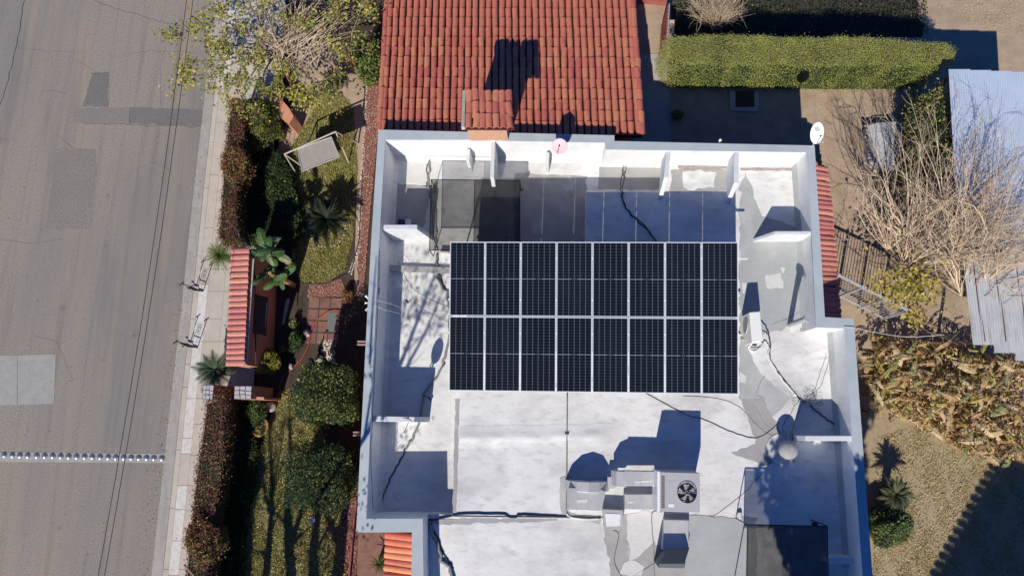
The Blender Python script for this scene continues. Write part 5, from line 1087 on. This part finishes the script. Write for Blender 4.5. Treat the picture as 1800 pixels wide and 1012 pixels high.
# the yellow-leaved tree on the street corner
yt = thing('street_tree', P(500, 110, 0), 'yellowing leafy tree spreading over the street corner', 'tree')
b = MB(); tips = []; base = P(505, 118, 0); b.tube([base, base+Vector((-.1, .1, .9))], [.16, .12], 8)
hd = base+Vector((-.1, .1, .9))
tg_ = [((350,140),2.2),((352,80),2.3),((385,110),2.6),((400,40),3.0),((430,150),2.2),((455,165),1.8),((560,150),2.0),((520,165),1.6),((600,95),2.0),((590,60),2.4),((560,10),3.4),((610,20),2.6),((640,10),2.4),((480,20),3.6),((440,10),3.4),((420,75),2.8),((530,60),3.0),((500,-20),3.6),((560,-30),3.6),((420,-30),3.2)]
for (x, y), z in tg_:
    q = P(x, y, z); d = q-hd; b.tube([hd, hd+d*.5+Vector((0, 0, .25)), q], [.05, .03, .015], 5, 0, False)
    grow(b, hd+d*.75+UZ*.12, d.normalized()*.9+UZ*.1, 1.0, .018, 2, tips, .55, .05, (3, 5), .7)
b.build('limbs', MT['twigd'], yt)
b = MB(); sh = []
for k in range(90):
    x, y = rng.uniform(430, 640), rng.uniform(-60, 75); z = rng.uniform(2.2, 4.0); q = P(x, y, z); s = P(510+rng.normal()*35, 95+rng.normal()*16, rng.uniform(1.2, 2.2)); m_ = s.lerp(q, .5)+Vector(rng.normal(size=3))*.12; b.tube([s, m_, q], [.014, .010, .004], 4, 0, False)
b.build('shoots', MT['twig'], yt)
pts_l = []
for p_, d_ in tips: pts_l += [np.array(p_)+rng.normal(size=3)*.12 for _ in range(5)]
pol = [(345,75),(395,45),(430,30),(470,60),(520,130),(560,155),(600,120),(560,170),(500,175),(450,168),(400,170),(370,150),(380,120)]
ql = in_poly(pol, 3600); ql = ql+rng.normal(size=ql.shape)*9; gq = np.sin(ql[:, 0]*.09+ql[:, 1]*.05)+np.sin(ql[:, 1]*.13-ql[:, 0]*.04)+np.sin(ql[:, 0]*.21); ql = ql[gq > -.5]; pts_l += list(PA(ql, rng.uniform(1.4, 3.0, len(ql))))
for cx_, cy_, n_, s_ in ((345,52,60,9),(335,108,40,7),(328,138,50,8),(372,155,60,8),(380,20,120,14),(420,15,150,18),(600,85,160,16),(560,165,170,15),(545,180,100,10)):
    qq = np.stack([cx_+rng.normal(size=n_)*s_, cy_+rng.normal(size=n_)*s_*.7], 1); pts_l += list(PA(qq, rng.uniform(1.8, 2.6, n_)))
pts_l = np.array(pts_l); print('tree leaves', len(pts_l))
link('crown', leaf_mesh('crown', pts_l, .07, .15, [MT['lyellow'], MT['lolive'], MT['lbrown'], MT['lbright']], w=[.32, .38, .18, .12], aspect=.6), yt)
# the big bare pollarded tree
bt = thing('bare_tree', P(1610, 520, 0), 'large leafless tree with a fan of long pale shoots', 'tree')
b = MB(); base = P(1606, 505, 0); hd = P(1640, 480, 1.5); b.tube([base, base.lerp(hd, .5)+UZ*.1, hd], [.22, .19, .17], 9)
heads = []
for k, (x, y, z) in enumerate([(1590,420,2.0),(1625,400,2.2),(1665,395,2.2),(1700,420,2.3),(1720,460,2.3),(1730,500,2.2),(1690,520,1.9),(1640,440,2.4),(1680,450,2.5),(1590,470,1.9),(1560,440,1.7)]):
    q = P(x, y, z); b.tube([hd, hd.lerp(q, .5)+Vector(rng.normal(size=3))*.08, q], [.12, .09, .06], 7, 0, False); heads.append((q, x, y))
b.build('trunk', MT['bark'], bt)
b = MB(); tips = []
def shoot(s, e, r, wob=.10, twigs=5):
    ts = (0, .15, .3, .45, .6, .75, .9, 1); L0_ = (e-s).length; bend = Vector(rng.normal(size=3))*L0_*.09
    pts = [s.lerp(e, t)+bend*math.sin(math.pi*t)+Vector(rng.normal(size=3))*wob*.28*(t > 0)+UZ*.15*math.sin(math.pi*t) for t in ts]
    b.tube(pts, [max(r*(1-.85*t), .0022) for t in ts], 4, 0, False)
    for _ in range(twigs):
        k = rng.integers(2, 8); d = (pts[k]-pts[k-1]).normalized(); L = rng.uniform(.2, .8)*min(1, L0_*.5); dd = (d+Vector(rng.normal(size=3))*.45).normalized(); q = pts[k-1].lerp(pts[k], rng.random())
        m1 = q+dd*L*.5+Vector(rng.normal(size=3))*.03; m2 = q+dd*L+Vector(rng.normal(size=3))*.06
        b.tube([q, m1, m2], [r*.38, r*.26, .002], 3, 0, False)
        if rng.random() < .5: d3 = (dd+Vector(rng.normal(size=3))*.5).normalized(); b.tube([m1, m1+d3*L*.4], [r*.22, .002], 3, 0, False)
for k in range(46):
    hq, hx, hy = heads[rng.integers(len(heads))]; a = rng.beta(1.3, 1.5)*2.6-.30; Lp = rng.uniform(60, 150)
    e = P(1640+(hx-1640)*.8+math.cos(a)*Lp, 450+(hy-450)*.8-math.sin(a)*Lp*.95, rng.uniform(2.3, 3.6)); shoot(hq, e, rng.uniform(.028, .045), .16, 7)
for k in range(360):
    hq, hx, hy = heads[rng.integers(len(heads))]
    a = rng.uniform(-.15, 1.95)          # fan from the right (east) round to the upper left
    a = rng.beta(1.3, 1.5)*2.6-.30
    Lp = rng.uniform(90, 270)*(1.0 if a < 1.2 else .95)
    x, y = 1640+(hx-1640)*.8+math.cos(a)*Lp, 450+(hy-450)*.8-math.sin(a)*Lp*.95
    e = P(x, y, rng.uniform(2.6, 4.6)); shoot(hq, e, rng.uniform(.008, .018))
for x, y, z in ((1508,265,3.6),(1520,200,3.9),(1545,170,4.0),(1555,205,4.0),(1600,175,4.4),(1640,185,4.4),(1495,330,3.0),(1480,385,2.6),(1515,300,3.4),(1500,365,3.0),(1690,160,4.6),(1750,200,4.6),(1790,240,4.4),(1570,250,3.8),(1530,340,3.0),(1490,420,2.4)):
    hq, _, _ = heads[0 if x < 1600 else 2]; shoot(hq, P(x, y, z), .020, .12, 9)
b.build('shoots', MT['twig'], bt)
b = MB()
for k in range(220):
    x, y = 1640+rng.normal()*62, 478+rng.normal()*42; s = P(x, y, rng.uniform(.8, 2.2)); a = rng.uniform(-.6, 3.4); L = rng.uniform(25, 80); shoot(s, P(x+math.cos(a)*L, y-math.sin(a)*L*.8, rng.uniform(1.0, 2.8)), .009, .10, 3)
b.build('undergrowth_twigs', MT['twigd'], bt)
ql = np.concatenate([np.stack([1600+rng.normal(size=520)*30, 498+rng.normal(size=520)*24], 1), np.stack([1570+rng.normal(size=160)*22, 512+rng.normal(size=160)*12], 1), np.stack([1665+rng.normal(size=80)*20, 450+rng.normal(size=80)*8], 1), np.stack([1610+rng.normal(size=90)*10, 555+rng.normal(size=90)*10], 1)])
link('last_leaves', leaf_mesh('last_leaves', PA(ql, rng.uniform(1.6, 2.8, len(ql))), .09, .16, [MT['lyellow'], MT['lgold'], MT['dryy']], aspect=.7), bt)
# dry stems bush at the top
db = thing('bare_bush', P(1262, 40, 0), 'leafless tan bush at the top edge north of the hedge', 'shrub')
b = MB(); base = P(1258, 44, .1)
for k in range(240):
    x, y = 1258+rng.uniform(-52, 52), rng.uniform(-60, 34); shoot(base+Vector((rng.normal()*.14, rng.normal()*.1, rng.uniform(0, .3))), P(x, y, rng.uniform(1.3, 2.4)), .010, .06, 3)
b.build('stems', MT['twig'], db)
# conical evergreen
blob('evergreen_shrub', 'tall dark evergreen shrub between slab and shed under bare shoots', 1636, 282, 1.05, 2.6, 1.1, 1.1, 26000, [MT['lhedge'], MT['ldark'], MT['lgreen'], MT['lhedgeb']], [.30, .25, .25, .20], .05, .12)
# long clipped hedge
HG = [MT['lhedge'], MT['lhedgeg'], MT['lhedgeb'], MT['lolive']]
hp = [(1174,66),(1260,61),(1400,66),(1560,66),(1600,73),(1660,77),(1680,90),(1676,106),(1640,113),(1500,114),(1200,112),(1176,100)]
hedge('clipped_hedge', 'long clipped green hedge across the back yard', hp, 0, 1.9, 90000, HG, [.42, .30, .16, .12], .028, .055, up=1.0)
# ============================================================ BACK YARD
# grey slab with scalloped stone edge
gs = thing('stone_edged_slab', P(1560, 250, 0), 'low pale grey slab with a scalloped stone edge', 'garden slab')
b = MB(); b.prism([P(x, y, .42) for x, y in ((1524,222),(1540,216),(1600,212),(1605,292),(1550,296),(1530,280))], .0); b.build('slab', MT['shedg'], gs, bevel=.01)
for k in range(11): child('edge_stone', rk[k % 3], gs, Matrix.Translation(P(1521+k*.9, 222+k*6.2, .38)) @ Matrix.Rotation(k, 4, 'Z') @ Matrix.Diagonal((.10, .07, .12, 1)))
fr_ = wallseg('small square concrete frame lying in the shaded yard', [(1283,160),(1334,160),(1334,196),(1283,194)], .06, 'concrete', 'planter_kerb')
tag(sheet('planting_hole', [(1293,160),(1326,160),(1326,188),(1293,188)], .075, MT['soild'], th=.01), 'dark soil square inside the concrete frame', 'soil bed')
# shed with corrugated roof
sh_ = thing('corrugated_shed', P(1760, 350, 0), 'shed with a pale blue corrugated sheet roof', 'shed')
zsd = 2.5
def corr(x0, x1, y0, y1, z, m, skew=0):
    a, b2, c, d = P(x0, y0, z), P(x1, y0, z), P(x1+skew, y1, z), P(x0+skew, y1, z); Wd = (b2-a).length; nn = max(4, int(Wd/.076)*2); vs = []
    for k in range(nn+1):
        u = k/nn; dz = .018*(1 if k % 2 else -1); vs += [a.lerp(b2, u)+UZ*dz, d.lerp(c, u)+UZ*dz]
    bb = MB(); bb.add(vs, [(2*k, 2*k+1, 2*k+3, 2*k+2) for k in range(nn)]); o = bb.build('roof_sheet', MT[m], sh_); s = o.modifiers.new('s', 'SOLIDIFY'); s.thickness = .004; return o
xe = [1668, 1705, 1742, 1779, 1816]
for i in range(4):
    corr(xe[i], xe[i+1]+1, 122+i*1.5, 400, zsd+.02, 'shed', 16+i*1)
    corr(xe[i]+17+i, xe[i+1]+19+i, 385, 606+i*14, zsd-.02, 'shedg', 26)
for x, y in ((1675,131),(1810,134),(1700,390),(1722,598),(1840,640)): b = MB(); t = P(x, y, zsd-.05); b.bar(t, Vector((t.x, t.y, 0)), .09); b.build('post', MT['wood'], sh_)
for x0 in (1700, 1738, 1776): b = MB(); b.bar(P(x0, 400, zsd-.05), P(x0+30, 600, zsd-.05), .06); b.build('batten', MT['wood'], sh_)
# iron fence east of house
fe = thing('iron_fence', P(1475, 487, 0), 'grey painted iron railing between house and bare tree', 'fence'); hz_ = 2.0
a, c = P(1474,484,hz_), P(1598,546,hz_)
b = MB(); b.bar(a, c, .07, .05); b.build('top_rail', MT['acgrey'], fe); b = MB(); b.bar(a-UZ*1.7, c-UZ*1.7, .05, .04); b.build('bottom_rail', MT['acgrey'], fe)
for k in range(23):
    q = a.lerp(c, (k+.5)/23); b = MB(); b.bar(q, Vector((q.x, q.y, .25)), .022); b.build('bar', MT['acgrey'], fe)
for k in range(4): q = a.lerp(c, k/3); b = MB(); b.bar(q+UZ*.08, Vector((q.x, q.y, 0)), .08); b.build('post', MT['acgrey'], fe)
# wooden gate with tile edge by the wing
pg = thing('slatted_gate', P(1170, 50, 0), 'narrow slatted wooden gate at the hedge end', 'gate')
for k in range(9): b = MB(); q = P(1171+ .2*k, 62-k*5.5, 1.5-.02*k); b.box((q.x, q.y, .85), (.05, .07, 1.5)); b.build('slat', MT['brickred'], pg)
b = MB(); b.bar(P(1176,8,1.5), P(1173,64,1.5), .05, .08); b.build('rail', MT['concrete'], pg)
small('hedge_stump', 'pale stone post at the left end of the hedge', 'post', 1170, 74, .0, lambda b, p: b.prism([p+Vector((-.15,-.3,1)), p+Vector((.12,-.3,1)), p+Vector((.15,.25,1.1)), p+Vector((-.1,.25,1.1))], 0), 'gravelp')
# brick red boundary wall right of the tile wing top
wallseg('thin brick red kerb at the top beside the tiled wing', [(1122,-6),(1172,0),(1172,3),(1122,-2)], .3, 'brickred', 'brick_kerb')
# garden lamp posts on lower lawn
gl = thing('lawn_sprinkler', P(548, 915, 0), 'white headed wiry garden ornament on the lower lawn', 'garden ornament')
b = MB(); q = P(549,914,.3); b.disc(q, .09, .02, 14); b.build('head', MT['white'], gl)
b = MB(); b.tube([P(528,892,.1), P(535,898,.3), P(541,912,.35), P(549,914,.3)], .012, 5); b.tube([P(555,906,.2), P(562,918,.2), P(572,922,.15), P(590,915,.1), P(600,890,.1)], .012, 5); b.tube([P(560,925,.1), P(568,915,.3), P(570,928,.1)], .012, 5); b.build('wire_stem', MT['iron'], gl)
# low planter kerbs
wallseg('dark low wall edging the gravel strip by the house', [(636,300),(637.5,300),(632,420),(617,480),(575,499),(530,500),(530,498.5),(575,497),(615,479),(630.5,420)], .06, 'grout', 'lawn_edging')
cable('drain_pipe', 'long brick red pipe along the lower gravel strip', [(612,1030,.1),(618,960,.1),(624,900,.1),(632,840,.1)], .04, 'brickred', wob=0)
# ============================================================ beyond the frame: what casts the long shadows
def tall_tree(label, bx, by, H, lean, crown, nleaf, mats, seed, lim=3):
    t = thing('tall_tree', (bx, by, 0), label, 'tree'); b = MB(); tips = []; p = Vector((bx, by, 0)); top = Vector((bx+lean[0], by+lean[1], H*.8))
    b.tube([p, p.lerp(top, .3)+Vector((.1, 0, 0)), p.lerp(top, .65)-Vector((.12, 0, 0)), top], [.20, .17, .14, .08], 8, 0, False)
    for k in range(6):
        d = Vector((rng.normal()*.5, rng.normal()*.35, 1)); grow(b, p.lerp(top, rng.uniform(.65, 1)), d, H*.17, .06, lim, tips, .42, .15, (2, 4), .75)
    b.build('trunk', MT['bark'], t)
    if nleaf:
        q = np.array([np.array(a) for a, _ in tips]); q = q[rng.integers(len(q), size=nleaf)]+rng.normal(size=(nleaf, 3))*crown
        q = q[q[:, 1] < -(CAMZ-q[:, 2])*.25-.6]; link('crown', leaf_mesh('crown', q, .12, .22, mats, aspect=.5), t)
_sh = Vector((math.sin(R_(SUN_AZ)), math.cos(R_(SUN_AZ)), 0))/math.tan(R_(SUN_EL))
def leaning_tree(label, base, z0, lines, leaves=()):
    """tree whose limbs pass through points that shade the given places: (px, py, height of shaded surface, limb height, radius)"""
    t = thing('tall_tree', base, label, 'tree'); b = MB(); lv = []
    for ln in lines:
        pts = []; rr = []
        for (px, py, zg_, z, r) in ln:
            g_ = P(px, py, zg_); pts.append(Vector((g_.x, g_.y, z))-_sh*(z-zg_)); rr.append(r)
        if ln is lines[0] or ln[0][3] < 2.6: pts = [Vector((pts[0].x+.1, pts[0].y+.3, 0))]+pts; rr = [rr[0]*1.15]+rr
        b.tube(pts, rr, 7, 0, False)
        for k in range(1, len(pts)):
            for _ in range(3):
                q = pts[k-1].lerp(pts[k], rng.random()); d = (pts[k]-pts[k-1]).normalized()+Vector(rng.normal(size=3))*.5; d.y = -abs(d.y)*.4
                if q.z > 3: b.tube([q, q+d*.5, q+d*1.0+Vector(rng.normal(size=3))*.1], [rr[k]*.45, rr[k]*.3, .008], 4, 0, False)
    b.build('trunk', MT['bark'], t)
    for (px, py, zg_, z, n, sp) in leaves:
        g_ = P(px, py, zg_); c = np.array([g_.x, g_.y, z])-np.array(_sh)*(z-zg_); lv.append(c+rng.normal(size=(n, 3))*np.array([sp, sp, sp]))
    if lv: link('crown', leaf_mesh('crown', np.concatenate(lv), .10, .2, [MT['lolive'], MT['ldark']], aspect=.5), t)
leaning_tree('tall forked tree south of the lower lawn, nearest the street hedge', P(466, 1330, 0), 0,
    [[(466,1040,0,2.2,.13),(474,960,0,4,.12),(479,900,0,5.4,.10),(480,830,0,6.8,.08),(476,760,0,8.2,.05),(480,690,0,9.2,.03)], [(478,905,0,5.3,.08),(466,860,0,6.2,.06),(458,800,0,7.2,.03)], [(479,870,0,6,.05),(492,800,0,7.4,.03),(500,740,0,8.2,.02)]], [(455,800,0,7.5,60,.35),(440,880,0,6.5,50,.3),(500,760,0,8,60,.3)])
leaning_tree('tall straight tree south of the lower lawn, the middle one of three', P(520, 1330, 0), 0,
    [[(514,1040,0,2.2,.20),(510,960,0,4,.18),(507,880,0,5.6,.13),(512,800,0,7,.09),(510,730,0,8.4,.06)], [(511,960,0,4,.12),(530,900,0,5.4,.08),(534,850,0,6.4,.05)], [(555,1040,0,2.4,.22),(552,960,0,4,.16),(560,900,0,5.2,.10),(556,850,0,6,.05)]], [(540,960,0,5,120,.4)])
leaning_tree('tall sparse tree south of the lower lawn, nearest the patio', P(600, 1340, 0), 0,
    [[(590,1050,0,2.2,.24),(598,980,0,3.8,.20),(606,900,0,5.4,.15),(618,820,0,7,.10),(627,740,0,8.0,.07),(700,650,L0,8.6,.07),(735,560,L0,9.6,.06),(765,480,L0,10.6,.04)], [(600,960,0,4.2,.12),(575,900,0,5.4,.09),(566,850,0,6.2,.05)], [(690,670,L0,8.4,.05),(702,590,L0,9.2,.035),(716,520,L0,10.0,.02)], [(712,650,L0,8.7,.055),(745,590,L0,9.4,.045),(775,520,L0,10.2,.03)], [(650,640,3.2,8.4,.04),(655,540,3.2,9.2,.03),(662,450,3.2,10,.02)]],
    [(765,500,L0,10.3,110,.35),(745,540,L0,9.9,70,.3),(770,560,L0,9.8,60,.3),(700,560,L0,9.5,60,.35),(640,860,0,6.2,160,.5),(740,460,L0,10.6,60,.4),(655,880,3.2,7.5,60,.4),(585,985,0,3.8,160,.4)])
tall_tree('tall leafy tree standing south of the roof corner', 6.5, -12.7, 9.4, (.2, .6), .5, 0, [MT['lgreen'], MT['ldark']], 3, lim=2)
q = rng.normal(size=(13500, 3)); q /= np.linalg.norm(q, axis=1)[:, None]; q = q*rng.uniform(.1, 1, (13500, 1))**.5*np.array([1.8, 2.5, 1.2])*(1+.15*np.sin(q*5).sum(1))[:, None]+np.array([7.2, -10.2, 8.3])
q = q[q[:, 1] < -(CAMZ-q[:, 2])*.235-.35]
link('crown', leaf_mesh('crown', q, .16, .32, [MT['lgreen'], MT['ldark']], aspect=.5), bpy.data.objects['tall_tree.003'])
# neighbouring house, south-east of the frame: its rafter tails throw the toothed shadow
sh_dir = Vector((math.sin(R_(SUN_AZ)), math.cos(R_(SUN_AZ)), 0))/math.tan(R_(SUN_EL)); HH = 5.4
nh = thing('neighbour_house', P(1900, 1300, 0), 'neighbouring house beyond the southeast corner with exposed rafter tails', 'house')
T0, T1 = P(1730,820,0), P(1627,1007,0); dv = (T1-T0)/13; tooth = P(1748,828,0)-T0; up_ = UZ*HH
E0, E1 = T0+tooth-dv*2.2-sh_dir*HH+up_, T0+tooth+dv*24-sh_dir*HH+up_; east = Vector((tooth.x, tooth.y, 0)).normalized()*7
b = MB(); q = [E0, E1, E1+east, E0+east]; b.add(q+[v-UZ*.15 for v in q], [(0,1,2,3),(7,6,5,4),(0,4,5,1),(1,5,6,2),(2,6,7,3),(3,7,4,0)]); b.build('roof', MT['terrab'], nh)
b = MB(); q = [E0+east*.06-UZ*.15+dv*.5, E1+east*.06-UZ*.15-dv*.5, E1+east-UZ*.15-dv*.5, E0+east-UZ*.15+dv*.5]; b.add(q+[Vector((v.x, v.y, 0)) for v in q], [(0,4,5,1),(1,5,6,2),(2,6,7,3),(3,7,4,0)]); b.build('wall', MT['salmon'], nh)
for k in range(-1, 24):
    a = T0+dv*k-sh_dir*HH+up_-UZ*.08; c = a+tooth*1.3; n_ = dv*.27; b = MB()
    b.add([a+n_*.3, a-n_*.3, a+tooth*.3-n_, c-n_, c+n_, a+tooth*.3+n_]+[v-UZ*.10 for v in (a+n_*.3, a-n_*.3, a+tooth*.3-n_, c-n_, c+n_, a+tooth*.3+n_)], [(0,1,2,3,4,5),(11,10,9,8,7,6)]+[(i, i+6, (i+1) % 6+6, (i+1) % 6) for i in range(6)]); b.build('rafter', MT['wood'], nh)
